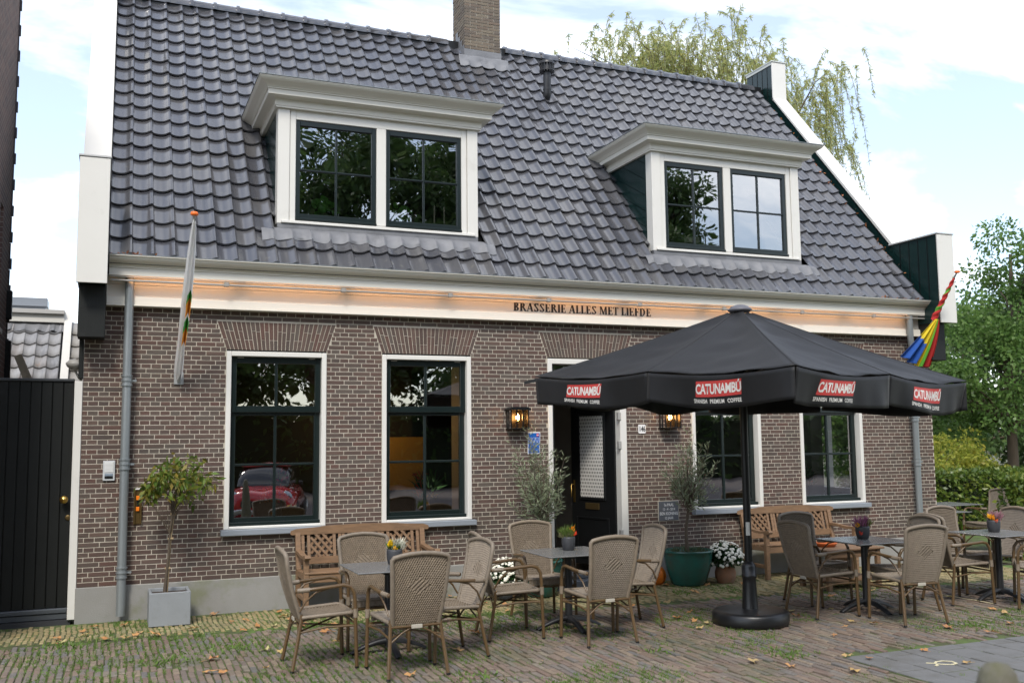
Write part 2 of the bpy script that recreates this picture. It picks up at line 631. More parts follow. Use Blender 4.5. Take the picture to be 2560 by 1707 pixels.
def paver_box(mb, x, y, sx_, sy_, z, r, tx, ty):
    a, b = sx_ / 2, sy_ / 2
    c = .004
    vs = []
    for (dx_, dy_) in ((-a, -b), (a, -b), (a, b), (-a, b)):
        vs.append((x + dx_, y + dy_, z - .05))
    for (dx_, dy_) in ((-a, -b), (a, -b), (a, b), (-a, b)):
        vs.append((x + dx_, y + dy_, z - c + dx_ * tx + dy_ * ty))
    for (dx_, dy_) in ((-a + c, -b + c), (a - c, -b + c), (a - c, b - c), (-a + c, b - c)):
        vs.append((x + dx_, y + dy_, z + dx_ * tx + dy_ * ty))
    fs = [(8, 9, 10, 11)]
    for i in range(4):
        j = (i + 1) % 4
        fs.append((i, j, 4 + j, 4 + i)); fs.append((4 + i, 4 + j, 8 + j, 8 + i))
    mb.cr = r
    mb.add(vs, fs)

def lay(parent, name, m, cells, nmax, sx_, sy_):
    """cells: (x, y, w, l): the nmax that show largest become objects sharing a few meshes, the rest one part"""
    sc = sorted(((cam_area((x, y, 0), w_, l_)[2] if in_view((x, y, 0)) else 0, i) for i, (x, y, w_, l_) in enumerate(cells)), reverse=True)
    big = set(i for a, i in sc[:nmax] if a > 0)
    protos = {}
    rest = MB()
    for i, (x, y, w_, l_) in enumerate(cells):
        z = rng.gauss(-.001, .0035)
        tx, ty = rng.uniform(-.09, .09), rng.uniform(-.04, .04)
        if i in big:
            key = (round(w_, 3), round(l_, 3), rng.randrange(3))
            if key not in protos:
                pm = MB(); paver_box(pm, 0, 0, w_, l_, 0, 0, tx, ty); protos[key] = pm.mesh(name, m)
            link_mesh(name, protos[key], parent, (x, y, z)).rotation_euler = (0, 0, rng.uniform(-.03, .03))
        else:
            paver_box(rest, x, y, w_, l_, z, rng.random(), tx, ty)
    o = rest.build(name + '_field', m, parent, recalc=False); tag(o, kind='stuff')

# brown clinkers: long side towards the house, laid in stretching rows
cells = []
PX = .058; PY = .212
x = -2.2 - 40 * PX; ci = 0
GX0, GY1 = 5.98, -4.55          # corner of the concrete tile path
while x < 17.5:
    y = -8.4 + rng.uniform(0, PY)
    while y < ybound(x) - PY:
        cx_, cy_ = x, y + PY / 2
        if not (cx_ > GX0 - .03 and cy_ < GY1 + .11) and in_view((cx_, cy_, 0), .22):
            cells.append((cx_ + rng.uniform(-.004, .004) + .016 * math.sin(cy_ * 2.3 + cx_ * .9) + .008 * math.sin(cy_ * 6.1 + cx_ * 3.7), cy_, PX - rng.choice((.010, .012, .015)), PY - rng.choice((.012, .018, .026))))
        y += PY
    x += PX; ci += 1
lay(pave, 'paving_brick', m_pav, cells, 300, PX, PY)
# yellow clinkers along the wall
cells = []
x = -4.0; ci = 0
YX = .05; YY = .172
while x < 11.9:
    y = ybound(x) + .005 + rng.uniform(-.02, .02) + (YY / 2 if ci % 2 else 0) - YY / 2
    while y + YY < -.015:
        if y > ybound(x) - .02:
            cells.append((x + rng.uniform(-.003, .003) + .010 * math.sin(y * 7 + x * 2.1), y + YY / 2, YX - rng.choice((.010, .013, .016)), YY - rng.choice((.012, .02, .03))))
        y += YY
    x += YX; ci += 1
lay(ystrip, 'yellow_paving_brick', m_yel, cells, 300, YX, YY)
# concrete tiles, front right
mb = MB(); mb.box(GX0, 15, -8.4, GY1, -.018, -.008)
tpath = mb.build('tile_path', m_soil); tag(tpath, kind='structure')
ti = 0
protos = [None] * 3
for i in range(24):
    for j in range(12):
        cx_ = GX0 + .15 + i * .302 + (.15 if j % 2 else 0) - (.15 if j % 2 else 0)
        cy_ = GY1 - .15 - j * .302
        cx_ = GX0 + .15 + i * .302
        if i % 2: cy_ += .15
        if cy_ > GY1 - .1: 
            continue
        if not in_view((cx_, cy_, 0), .22): continue
        k = rng.randrange(3)
        if protos[k] is None:
            pm = MB(); paver_box(pm, 0, 0, .284, .284, 0, 0, rng.uniform(-.008, .008), rng.uniform(-.008, .008)); protos[k] = pm.mesh('paving_tile', m_ptile)
        link_mesh('paving_tile', protos[k], tpath, (cx_, cy_, rng.uniform(-.003, .003)))
for i in range(1, 24, 2):
    cx_ = GX0 + .15 + i * .302
    if in_view((cx_, GY1 - .075, 0), .22):
        pm = MB(); paver_box(pm, 0, 0, .284, .132, 0, 0, .003, .002)
        link_mesh('paving_tile', pm.mesh('paving_tile', m_ptile), tpath, (cx_, GY1 - .072, 0))

# ------------------------------------------------------------------ the house
house = thing('brasserie_house', 'brown brick house with dark glazed tile roof, two white dormers and a brick chimney', 'house')
WX1 = 11.706
PLZ, WTOP = .356, 3.300
OPEN = [(1.455, 2.574, .885, 2.868), (3.232, 4.347, .885, 2.868), (5.375, 6.488, 0, 2.868), (7.483, 8.593, .885, 2.868), (9.257, 10.367, .885, 2.868)]
# wall core (mortar)
mb = MB()
MY = .0036
xs = [0.0]
for (a, b, z0, z1) in OPEN:
    mb.box(xs[-1], a, MY, .26, 0.3, WTOP)
    if z0 > 0:
        mb.box(a, b, MY, .26, 0.3, z0)
    mb.box(a, b, MY, .26, z1, WTOP)
    xs.append(b)
mb.box(xs[-1], WX1, MY, .26, .3, WTOP)
wall = mb.build('front_wall', m_mortar, house, recalc=False)
# plinth
mb = MB()
d0, d1 = OPEN[2][0], OPEN[2][1]
mb.bbox(-.012, d0, -.014, .26, -.05, PLZ, .006)
mb.bbox(d1, WX1 + .012, -.014, .26, -.05, PLZ, .006)
mb.build('plinth', m_plinth, house)
# bricks, cross bond
NC = 58
CH = (WTOP - PLZ) / NC
SM, HM, JT = .2060, .1030, .0078
def free_spans(x0, x1, zc):
    sp = [(x0, x1)]
    for (a, b, z0, z1) in OPEN:
        if z0 - .02 < zc < z1:
            aa, bb = a, b
        elif z1 <= zc < z1 + .315:
            t = (zc - z1) / .315
            aa, bb = a - .107 * t - .004, b + .107 * t + .004
        else:
            continue
        ns = []
        for (u, v) in sp:
            if v <= aa or u >= bb: ns.append((u, v)); continue
            if u < aa: ns.append((u, aa))
            if v > bb: ns.append((bb, v))
        sp = ns
    return sp
bricks = []
for c in range(NC):
    z0 = PLZ + c * CH
    zc = z0 + CH / 2
    mod = SM if c % 2 == 0 else HM
    off = {0: 0.0, 1: -.0515, 2: .103, 3: -.0515}[c % 4]
    x = -mod + off
    while x < WX1:
        a, b = max(0.0, x), min(WX1, x + mod)
        if b - a > .02:
            for (u, v) in free_spans(a, b, zc):
                if v - u > .022:
                    full = abs((v - u) - mod) < 1e-4
                    bricks.append((u + JT / 2 if u > 1e-6 else u, v - JT / 2 if v < WX1 - 1e-6 else v, z0 + JT / 2, z0 + CH - JT / 2, full))
        x += mod
def brick_faces(mb, x0, x1, z0, z1, y0, y1):
    c = .0025
    vs = [(x0, y1, z0), (x1, y1, z0), (x1, y1, z1), (x0, y1, z1),
          (x0, y0 + c, z0), (x1, y0 + c, z0), (x1, y0 + c, z1), (x0, y0 + c, z1),
          (x0 + c, y0, z0 + c), (x1 - c, y0, z0 + c), (x1 - c, y0, z1 - c), (x0 + c, y0, z1 - c)]
    fs = [(8, 9, 10, 11)]
    for i in range(4):
        j = (i + 1) % 4
        fs.append((i, j, 4 + j, 4 + i)); fs.append((4 + i, 4 + j, 8 + j, 8 + i))
    mb.add(vs, fs)
sc = sorted(((cam_area(((b[0] + b[1]) / 2, 0, (b[2] + b[3]) / 2), b[1] - b[0], 1)[2], i) for i, b in enumerate(bricks)
             if b[4] and in_view(((b[0] + b[1]) / 2, 0, (b[2] + b[3]) / 2), 0)), reverse=True)
big = set(i for a, i in sc[:300])
rest = MB(); protos = {}
for i, (u, v, z0, z1, full) in enumerate(bricks):
    dy_ = rng.uniform(-.0015, .0015)
    if i in big:
        key = round(v - u, 4)
        if key not in protos:
            pm = MB(); h = (v - u) / 2; k = (z1 - z0) / 2
            brick_faces(pm, -h, h, -k, k, 0, .03); protos[key] = pm.mesh('brick', m_brick, False)
        link_mesh('brick', protos[key], wall, ((u + v) / 2, dy_, (z0 + z1) / 2))
    else:
        rest.cr = rng.random()
        brick_faces(rest, u, v, z0, z1, dy_, .03)
# flat arches: radiating bricks
arch = MB()
for (a, b, z0, z1) in OPEN:
    n = 26
    zb, zt = z1, z1 + .315
    A0, A1 = a, b; T0, T1 = a - .107, b + .107
    for k in range(n):
        for (s0, s1) in ((0, .36), (.36, 1)) if k % 3 == 0 else (((0, .68), (.68, 1)) if k % 3 == 1 else ((0, .36), (.36, 1))) if k % 2 else ((0, .66), (.66, 1)):
            vs = []
            for s, e in ((s0, 1), (s1, -1)):
                ss = s + e * (.010 if 0 < s < 1 else .006)
                for kk, f_ in ((k, 1), (k + 1, -1)):
                    xb = A0 + (A1 - A0) * kk / n; xt = T0 + (T1 - T0) * kk / n
                    vs.append((xb + (xt - xb) * ss + f_ * .0038, zb + (zt - zb) * ss))
            p = [vs[0], vs[1], vs[3], vs[2]]
            arch.cr = rng.random()
            yy = rng.uniform(-.0012, .0012)
            arch.add([(q[0], yy, q[1]) for q in p] + [(q[0], .03, q[1]) for q in p], [(0, 1, 2, 3), (1, 0, 4, 5), (2, 1, 5, 6), (3, 2, 6, 7), (0, 3, 7, 4)])
o = arch.build('flat_arch_bricks', m_brick, wall); tag(o, kind='stuff')
o = rest.build('brick_field', m_brick, wall, recalc=False); tag(o, kind='stuff')
# side and rear walls, with a garden window in the right gable
GW = (1.55, 2.75, .92, 2.35)
mb = MB()
RY = 7.35
for X0, X1 in ((0.02, .26),):
    mb.box(X0, X1, .26, RY, 0, 3.6)
X0, X1 = WX1 - .26, WX1 - .004
mb.box(X0, X1, .26, GW[0], 0, 3.6); mb.box(X0, X1, GW[1], RY, 0, 3.6)
mb.box(X0, X1, GW[0], GW[1], 0, GW[2]); mb.box(X0, X1, GW[0], GW[1], GW[3], 3.6)
mb.box(.26, WX1 - .26, RY - .24, RY, 0, 3.6)
mb.prism([(0.02, 3.6), (RY, 3.6), (3.54, 8.2)], (.22, 0, 0), org=(.03, 0, 0), a=(0, 1, 0))
mb.prism([(0.02, 3.6), (RY, 3.6), (3.54, 8.2)], (.22, 0, 0), org=(WX1 - .26, 0, 0), a=(0, 1, 0))
mb.build('side_and_rear_wall', mat('side_brick', (.10, .06, .05), .9, var=.5, scale=18, col2=(.06, .04, .035)), house, recalc=False)
mb = MB()
for (ya, yb, za, zb) in ((GW[0], GW[0] + .07, GW[2], GW[3]), (GW[1] - .07, GW[1], GW[2], GW[3]), (GW[0] + .07, GW[1] - .07, GW[2], GW[2] + .07), (GW[0] + .07, GW[1] - .07, GW[3] - .07, GW[3]), (2.12, 2.18, GW[2] + .07, GW[3] - .07)):
    mb.box(WX1 - .2, WX1 - .1, ya, yb, za, zb)
mb.build('garden_window_frame', m_white, house)
# rooms
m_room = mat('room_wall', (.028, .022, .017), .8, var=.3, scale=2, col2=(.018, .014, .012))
m_roomw = mat('room_wall_pale', (.55, .52, .47), .7)
m_roomy = mat('room_wall_ochre', (.55, .33, .06), .7)
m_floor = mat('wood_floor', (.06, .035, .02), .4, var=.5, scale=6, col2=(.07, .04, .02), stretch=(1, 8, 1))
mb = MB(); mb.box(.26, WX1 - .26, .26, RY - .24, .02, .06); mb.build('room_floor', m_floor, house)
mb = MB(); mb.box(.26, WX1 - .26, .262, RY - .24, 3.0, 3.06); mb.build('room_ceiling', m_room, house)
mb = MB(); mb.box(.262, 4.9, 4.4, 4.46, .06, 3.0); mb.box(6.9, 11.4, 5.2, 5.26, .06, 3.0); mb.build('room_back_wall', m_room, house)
mb = MB(); mb.box(4.35, 5.1, 4.30, 4.36, 1.05, 1.9); mb.build('ochre_wall', m_roomy, house)
mb = MB(); mb.box(5.18, 5.24, .45, 3.2, .06, 3.0); mb.box(6.62, 6.68, .27, 3.2, .06, 3.0); mb.box(5.24, 6.62, 3.1, 3.16, .06, 3.0); mb.build('hall_wall', m_roomw, house)
mb = MB(); mb.box(10.25, 10.47, 1.0, 1.22, .06, 3.0); mb.build('room_column', m_roomw, house)
# fascia, gutter
mb = MB()
mb.bbox(.20, WX1 - .20, -.065, .26, 3.536, 3.64, .002)
mb.bbox(.20, WX1 - .20, -.060, .26, 3.405, 3.533, .002)
mb.build('fascia_board', m_cream, house)
mb = MB()
mb.bbox(.20, WX1 - .20, -.090, .26, 3.318, 3.405, .006)
mb.bbox(.20, WX1 - .20, -.108, .26, 3.300, 3.3185, .004)
mb.bbox(.20, WX1 - .20, -.075, .258, 3.4052, 3.418, .005)
mb.build('architrave_moulding', m_cream, house)
mb = MB()
gp = [(.258, 3.612), (-.205, 3.612), (-.205, 3.690), (-.218, 3.694), (-.218, 3.704), (-.225, 3.708), (-.236, 3.722), (-.262, 3.742), (-.292, 3.758), (-.312, 3.778), (-.318, 3.798), (-.335, 3.800), (-.335, 3.812), (-.30, 3.812), (-.28, 3.77), (.258, 3.74)]
mb.prism(gp, (WX1 - .44, 0, 0), org=(.22, 0, 0), a=(0, 1, 0))
mb.build('gutter', m_cream, house)
mb = MB(); mb.box(.215, WX1 - .215, -.340, -.290, 3.8125, 3.818); mb.build('gutter_zinc_edge', m_zinc, house)
# lit strip under the gutter: rail, clips, lamps
railm = mat('grey_rail', (.38, .37, .35), .45, metal=.3)
mb = MB(); mb.tube([(.24, -.190, 3.560), (WX1 - .24, -.190, 3.560)], .011, 8); mb.tube([(.24, -.196, 3.598), (WX1 - .24, -.196, 3.598)], .005, 6)
rail = mb.build('light_rail', railm, house)
cl = MB(); cl.bbox(-.028, .028, -.026, .018, -.022, .024, .004); clm = cl.mesh('rail_clip', mat('pale_clip', (.30, .285, .26), .5))
xs_c = [1.42, 2.72, 4.02, 5.32, 6.62, 7.92, 9.22, 10.5]
for xc in xs_c: link_mesh('rail_clip', clm, rail, (xc, -.192, 3.563))
lm = mat('warm_led', (1, .5, .2), .5, emit=(1, .50, .24), emits=5.0)
for i in range(9):
    xa = .42 + i * 1.215
    mb = MB(); mb.box(xa, xa + 1.10, -.177, -.171, 3.556, 3.570); mb.build('led_strip', lm, rail)

# sign lettering: serif capitals built from strokes
def glyph(ch, H=1.0):
    """list of polygons (u,v), height 1; and advance"""
    T, t, s = .225, .105, .05       # stem, hairline, serif half height
    P = []
    def rect(x0, y0, x1, y1): P.append([(x0, y0), (x1, y0), (x1, y1), (x0, y1)])
    def serif(xc, y, wd=.36, up_=True):
        y0, y1 = (y, y + .06) if up_ else (y - .06, y)
        rect(xc - wd / 2, y0, xc + wd / 2, y1)
    def stem(x): rect(x, 0, x + T, 1)
    def arc(cx_, cy_, rx, ry, a0, a1, th0, th1, n=8):
        for i in range(n):
            b0 = a0 + (a1 - a0) * i / n; b1 = a0 + (a1 - a0) * (i + 1) / n
            def pt(b, k):
                th = th0 + (th1 - th0) * abs(math.cos(b))
                return (cx_ + (rx - k * th) * math.cos(b), cy_ + (ry - k * th0) * math.sin(b))
            P.append([pt(b0, 0), pt(b1, 0), pt(b1, 1), pt(b0, 1)])
    def para(x0, y0, x1, y1, wd): P.append([(x0, y0), (x0 + wd, y0), (x1 + wd, y1), (x1, y1)])
    adv = .7
    if ch == 'B':
        stem(.08); serif(.14, 0, .26); serif(.14, 1, .26, False)
        arc(.27, .74, .32, .26, -PI / 2, PI / 2, t, T); arc(.27, .27, .37, .27, -PI / 2, PI / 2, t, T); adv = .72
    elif ch == 'R':
        stem(.08); serif(.17, 0); serif(.14, 1, .26, False)
        arc(.27, .73, .34, .27, -PI / 2, PI / 2, t, T); para(.58, 0, .30, .50, .21); adv = .80
    elif ch == 'A':
        para(.05, 0, .36, 1, .09); para(.55, 0, .30, 1, .21); rect(.18, .28, .6, .36); serif(.10, 0, .26); serif(.66, 0, .30); adv = .82
    elif ch == 'S':
        arc(.32, .74, .26, .26, R(20), R(180), t, T); arc(.32, .26, .28, .27, R(-160), R(0), t, T)
        P.append([(.06, .74), (.25, .74), (.60, .26), (.41, .26)]); rect(.50, .72, .57, .98); rect(.05, .02, .12, .3); adv = .66
    elif ch == 'E':
        stem(.08); serif(.14, 0, .26); serif(.14, 1, .26, False)
        rect(.2, .915, .56, 1); rect(.2, .46, .48, .54); rect(.2, 0, .6, .085); rect(.50, .76, .57, 1); rect(.53, 0, .61, .24); rect(.43, .38, .49, .62); adv = .68
    elif ch == 'F':
        stem(.08); serif(.17, 0, .36); serif(.14, 1, .26, False)
        rect(.2, .915, .56, 1); rect(.2, .46, .48, .54); rect(.50, .76, .57, 1); rect(.43, .38, .49, .62); adv = .64
    elif ch == 'I':
        stem(.08); serif(.175, 0); serif(.175, 1, .36, False); adv = .38
    elif ch == 'L':
        stem(.08); serif(.175, 1, .36, False); serif(.14, 0, .26); rect(.2, 0, .56, .085); rect(.50, 0, .57, .26); adv = .62
    elif ch == 'M':
        rect(.10, 0, .18, 1); para(.44, 0.02, .10, 1, .2); para(.46, .02, .74, 1, .09); rect(.74, 0, .93, 1); serif(.14, 0, .26); serif(.84, 0, .34); serif(.13, 1, .24, False); serif(.87, 1, .26, False); adv = 1.04
    elif ch == 'T':
        rect(.24, 0, .43, 1); serif(.335, 0, .36); rect(.02, .915, .65, 1); rect(.02, .74, .09, 1); rect(.58, .74, .65, 1); adv = .70
    elif ch == 'D':
        stem(.08); serif(.14, 0, .26); serif(.14, 1, .26, False); arc(.26, .5, .48, .5, -PI / 2, PI / 2, t, T, 12); adv = .84
    elif ch == ' ': adv = .30
    return P, adv
txt = 'BRASSERIE ALLES MET LIEFDE'
m_letter = mat('black_letters', (.012, .011, .012), .4)
mb = MB(); mb.box(4.80, 6.93, -.0615, -.0603, 3.425, 3.428); sgn = mb.build('sign_band', m_cream, house)
tot = sum(glyph(c)[1] for c in txt)
SX0, SX1, SZ, SH = 4.893, 6.868, 3.432, .108
kx = (SX1 - SX0) / tot
u = SX0
li = 0
for c in txt:
    P, adv = glyph(c)
    mb = MB()
    for q in P:
        li += 1
        y0 = -.0635 - .0004 * (li % 4)
        mb.prism([(a * kx, b * SH) for a, b in q], (0, .0025, 0), org=(u, y0, SZ))
    if P: mb.build('letter', m_letter, sgn)
    u += adv * kx

# gable parapets: boarded cheeks, white fronts and capping
def gable(x0, x1, inner, label_white):
    zp = 3.48
    poly = [(-.50, zp), (-.50, 4.77), (.44, 4.77), (3.16, 8.04), (3.16, 8.74), (3.92, 8.74), (3.92, 8.04), (7.2, 4.1), (7.2, 3.6), (0.0, 3.6), (0.0, zp)]
    mb = MB()
    xi0, xi1 = x0 + .012, x1 - .012
    mb.prism(poly, (xi1 - xi0, 0, 0), org=(xi0, 0, 0), a=(0, 1, 0))
    g_ = mb.build('gable_parapet', m_cheek, house)
    # joints of the cheek boards
    xf = (x0 - .003 if inner < 0 else x0 + .004)
    for yy in (-.32, -.14, .04, .22):
        mb = MB(); mb.box(x0 + .006, x0 + .014, yy - .005, yy + .005, zp + .35, 4.75); mb.build('cheek_joint', m_black, g_)
    for yy in (3.3, 3.45, 3.6, 3.75):
        mb = MB(); mb.box(x0 + .006, x0 + .014, yy - .005, yy + .005, 8.0, 8.72); mb.build('cheek_joint', m_black, g_)
    mb = MB()
    mb.bbox(x0, x1, -.525, -.502, zp - .012, 4.775, .003)
    mb.build('white_front_board', m_white, g_)
    mb = MB()
    mb.bbox(x0 - .01, x1 + .01, -.535, .44, 4.778, 4.80, .003)
    mb.build('shoulder_capping', mat('grey_capping', (.45, .45, .44), .5), g_)
    # sloping white top
    mb = MB()
    mb.prism([(.40, 4.775), (3.158, 8.045), (3.158, 8.085), (.37, 4.803)], (x1 - x0, 0, 0), org=(x0, 0, 0), a=(0, 1, 0))
    mb.build('sloping_white_board', m_white, g_)
    mb = MB()
    mb.bbox(x0, x1, 3.135, 3.158, 8.02, 8.75, .003)
    mb.build('peak_front_board', m_white, g_)
    mb = MB()
    mb.bbox(x0 - .012, x1 + .012, 3.12, 3.95, 8.752, 8.775, .003)
    mb.bbox(x0 - .004, x0 + .008, 3.16, 3.93, 8.70, 8.751, .002)
    mb.build('peak_capping', mat('peak_grey', (.5, .52, .50), .5), g_)
gable(-.088, .205, 1, '')
gable(11.45, 11.755, -1, '')
# black corbel boxes under the parapets
for (xa, xb) in ((-.065, .197), (11.47, 11.735)):
    mb = MB(); mb.bbox(xa, xb, -.30, -.012, 2.935, 3.478, .004); mb.box(xa + .02, xb - .02, -.012, .2, 3.25, 3.478)
    mb.build('corbel_box', m_blackwood, house)
mb = MB(); mb.bbox(-.050, -.004, -.02, .12, 2.52, 3.0, .006); mb.build('corner_board', m_blackwood, house)

# ------------------------------------------------------------------ roof
SLP = R(50.1)
sY, sZ = math.cos(SLP), math.sin(SLP)
E0 = Vector((0, -.29, 3.730))
def rp(x, s, n=0.0):
    return Vector((x, E0.y + s * sY - n * sZ, E0.z + s * sZ + n * sY))
SLEN = (3.54 + .29) / sY
mb = MB()
mb.add([rp(.2, .02, -.03), rp(11.47, .02, -.03), rp(11.47, SLEN - .02, -.03), rp(.2, SLEN - .02, -.03)], [(0, 1, 2, 3)])
mb.add([rp(.2, SLEN - .02, -.03), rp(11.47, SLEN - .02, -.03), (11.47, 7.4, 3.75), (.2, 7.4, 3.75)], [(0, 1, 2, 3)])
roof = mb.build('roof', m_black, house, recalc=False)
TP, TR = .2185, .2935
PROF = [(0, .030), (.05, .020), (.12, .011), (.22, .004), (.35, 0), (.48, .0), (.60, .005), (.71, .014), (.80, .026), (.88, .038), (.94, .043), (1.0, .041)]
def tile_verts(w_, ln, dn):
    top, vs = [], []
    return None
def add_tile(mb, x, s, r=0.0, loc=False, jx=0.0, jn=0.0):
    """one S-shaped pan tile: curved top, nose and right edge"""
    ln = TR + .055
    wd = TP + .004
    org = rp(x, s) if not loc else Vector((0, 0, 0))
    ax = Vector((1, 0, 0)); as_ = Vector((0, sY, sZ)); an = Vector((0, -sZ, sY))
    np_ = len(PROF)
    top = []
    for k, (ss, hh) in enumerate(((0, .042), (ln * .5, .0225), (ln, .003))):
        for (u_, h_) in PROF:
            top.append(org + ax * (u_ * wd + jx * (1 if k == 0 else 0)) + as_ * ss + an * (h_ + hh + jn))
    low = [top[i] - an * .020 - as_ * .003 for i in range(np_)]
    fs = []
    for k in range(2):
        for i in range(np_ - 1):
            a = k * np_ + i
            fs.append((a, a + 1, a + np_ + 1, a + np_))
    mb.cr = r
    mb.cs = True
    mb.add(top, fs)
    mb.cs = True
    mb.add(top[:np_] + low, [(i, np_ + i, np_ + i + 1, i + 1) for i in range(np_ - 1)])
    mb.cs = False
    e = [top[np_ - 1], top[2 * np_ - 1], top[3 * np_ - 1]]
    mb.add(e + [q - an * .022 for q in e], [(0, 3, 4, 1), (1, 4, 5, 2)])
DORM = [(2.017, 4.530, 1.727, 4.757), (7.083, 9.565, 6.765, 9.760)]
DY = .2                              # dormer front
def s_of_y(y): return (y - E0.y) / sY
CHM = (5.43, 6.05, 3.18, 3.76)
tiles = []
ncol = int((11.40 - .215) / TP)
for r_ in range(20):
    for c in range(ncol + 1):
        x = .215 + c * TP
        s = .078 + r_ * TR
        if s > SLEN - .12: continue
        if x + TP > 11.47: continue
        skip = False
        xc, scn = x + TP / 2, s + TR / 2
        for (a, b, ca, cb) in DORM:
            if a + .02 < x and x + TP < b - .02 and s_of_y(DY + .05) < s and s + TR < s_of_y(1.55): skip = True
            if a - .12 < x + TP * .4 and x + TP * .6 < b + .11 and .5 < s < s_of_y(DY): skip = True
        if CHM[0] < x and x + TP < CHM[1] and s > s_of_y(CHM[2]) + .02: skip = True
        if not skip: tiles.append((x, s))
sc = sorted(((cam_area(rp(x + .1, s + .15), 1, 1)[2], i) for i, (x, s) in enumerate(tiles) if in_view(rp(x + .1, s + .15), 0)), reverse=True)
big = set(i for a, i in sc[:300])
rest = MB()
tprot = []
for k in range(4):
    pm = MB(); add_tile(pm, 0, 0, 0, True, rng.uniform(-.003, .003), rng.uniform(0, .004)); tprot.append(pm.mesh('roof_tile', m_tile, False))
for i, (x, s) in enumerate(tiles):
    if i in big:
        link_mesh('roof_tile', rng.choice(tprot), roof, rp(x, s))
    else:
        add_tile(rest, x, s, rng.random(), False, rng.uniform(-.003, .003), rng.uniform(0, .004))
o = rest.build('roof_tile_field', m_tile, roof, recalc=False); tag(o, kind='stuff')
# ridge tiles
RC = Vector((0, 3.54, 8.300))
def ridge_mesh():
    pm = MB(); pm.cs = True
    ln = .335
    prof = [(0, .150), (.045, .150), (.05, .132), (.30, .124), (ln + .01, .120)]
    n = 12
    vs = []
    for (xx, r) in prof:
        for j in range(n + 1):
            a = R(-12) + (PI + R(24)) * j / n
            vs.append((xx, -r * math.cos(a), r * math.sin(a) * .86))
    fs = []
    for i in range(len(prof) - 1):
        for j in range(n):
            fs.append((i * (n + 1) + j, i * (n + 1) + j + 1, (i + 1) * (n + 1) + j + 1, (i + 1) * (n + 1) + j))
    pm.add(vs, fs)
    pm.cs = False
    pm.add(vs[:n + 1], [tuple(range(n + 1))])
    pm.add(vs[-n - 1:], [tuple(range(n + 1))[::-1]])
    return pm.mesh('ridge_tile', m_tile, False)
rmesh = ridge_mesh()
x = .2
while x < 11.2:
    if not (CHM[0] - .33 < x < CHM[1] + .02):
        link_mesh('ridge_tile', rmesh, roof, RC + Vector((x, 0, 0)))
    x += .335
# dark underlay below ridge tiles
mb = MB(); mb.box(.2, CHM[0], 3.44, 3.64, 8.22, 8.36); mb.box(CHM[1], 11.42, 3.44, 3.64, 8.22, 8.36); mb.build('ridge_underlay', m_black, roof)
# vent pipe
vm = mat('black_plastic', (.018, .018, .02), .4)
mb = MB()
b = rp(6.62, s_of_y(2.66), .04)
mb.tube([b + Vector((0, .10, -.02)), b + Vector((0, -.02, .015)), b + Vector((0, -.035, .07)), b + Vector((0, -.035, .50))], .062, 14)
mb.tube([b + Vector((0, -.035, .12)), b + Vector((0, -.035, .135))], .068, 14)
vp = mb.build('vent_pipe', vm, house)
mb = MB()
c_ = b + Vector((0, -.035, .42))
for k in range(16):
    a = 2 * PI * k / 16
    mb.bar(c_ + Vector((.112 * math.cos(a), .112 * math.sin(a), -.02)), c_ + Vector((.112 * math.cos(a), .112 * math.sin(a), .15)), .012, .012, up=(math.cos(a), math.sin(a), 0))
mb.lathe([(.068, .0), (.122, .0), (.122, .02), (.068, .02)], 18, c_); mb.lathe([(.090, .02), (.090, .12)], 14, c_); mb.lathe([(.124, .12), (.124, .155), (.112, .165), (0, .175)], 18, c_)
mb.build('vent_cap', vm, vp)
# chimney
mb = MB(); mb.box(CHM[0] + .006, CHM[1] - .006, CHM[2] + .006, CHM[3] - .006, 7.4, 9.75)
ch = mb.build('chimney', mat('grey_mortar', (.34, .32, .27), .9, var=.4, scale=12, col2=(.24, .225, .19)), house)
CB = [(.15, .115, .085), (.185, .145, .105), (.125, .10, .08), (.20, .165, .12), (.16, .115, .085), (.115, .095, .08)]
m_cb = mat('weathered_chimney_brick', (.15, .12, .09), .9, var=.5, scale=22, col2=(.08, .07, .055), bump=.5, bscale=60, ramp=CB, dirt=((.28, .25, .05), .66, .5), dscale=3)
mb = MB()
zc = 7.9; k = 0
while zc < 9.72:
    for face in range(2):
        ln = (CHM[1] - CHM[0]) if face == 0 else (CHM[3] - CHM[2])
        u = 0.0 if (k + face) % 2 == 0 else -.105
        while u < ln - .01:
            a, b = max(u, 0), min(u + .205, ln)
            if ln - b < .04: b = ln
            a_, b_ = a + (.005 if a > 0 else 0), b - (.005 if b < ln else 0)
            mb.cr = rng.random()
            d_ = rng.uniform(-.003, .003)
            if face == 0:
                mb.box(CHM[0] + a_, CHM[0] + b_, CHM[2] + d_, CHM[2] + .05, zc, zc + .042)
            else:
                mb.box(CHM[0] + d_, CHM[0] + .05, CHM[2] + .052 + a_ * .91, CHM[2] + .048 + b_ * .91, zc, zc + .042)
            u = b if b == ln else u + .205
    zc += .0515; k += 1
o = mb.build('chimney_bricks', m_cb, ch); tag(o, kind='stuff')
mb = MB(); mb.bbox(CHM[0] - .05, CHM[1] + .05, CHM[2] - .05, CHM[3] + .05, 9.74, 9.85, .01); mb.build('chimney_cap', m_plinth, ch)
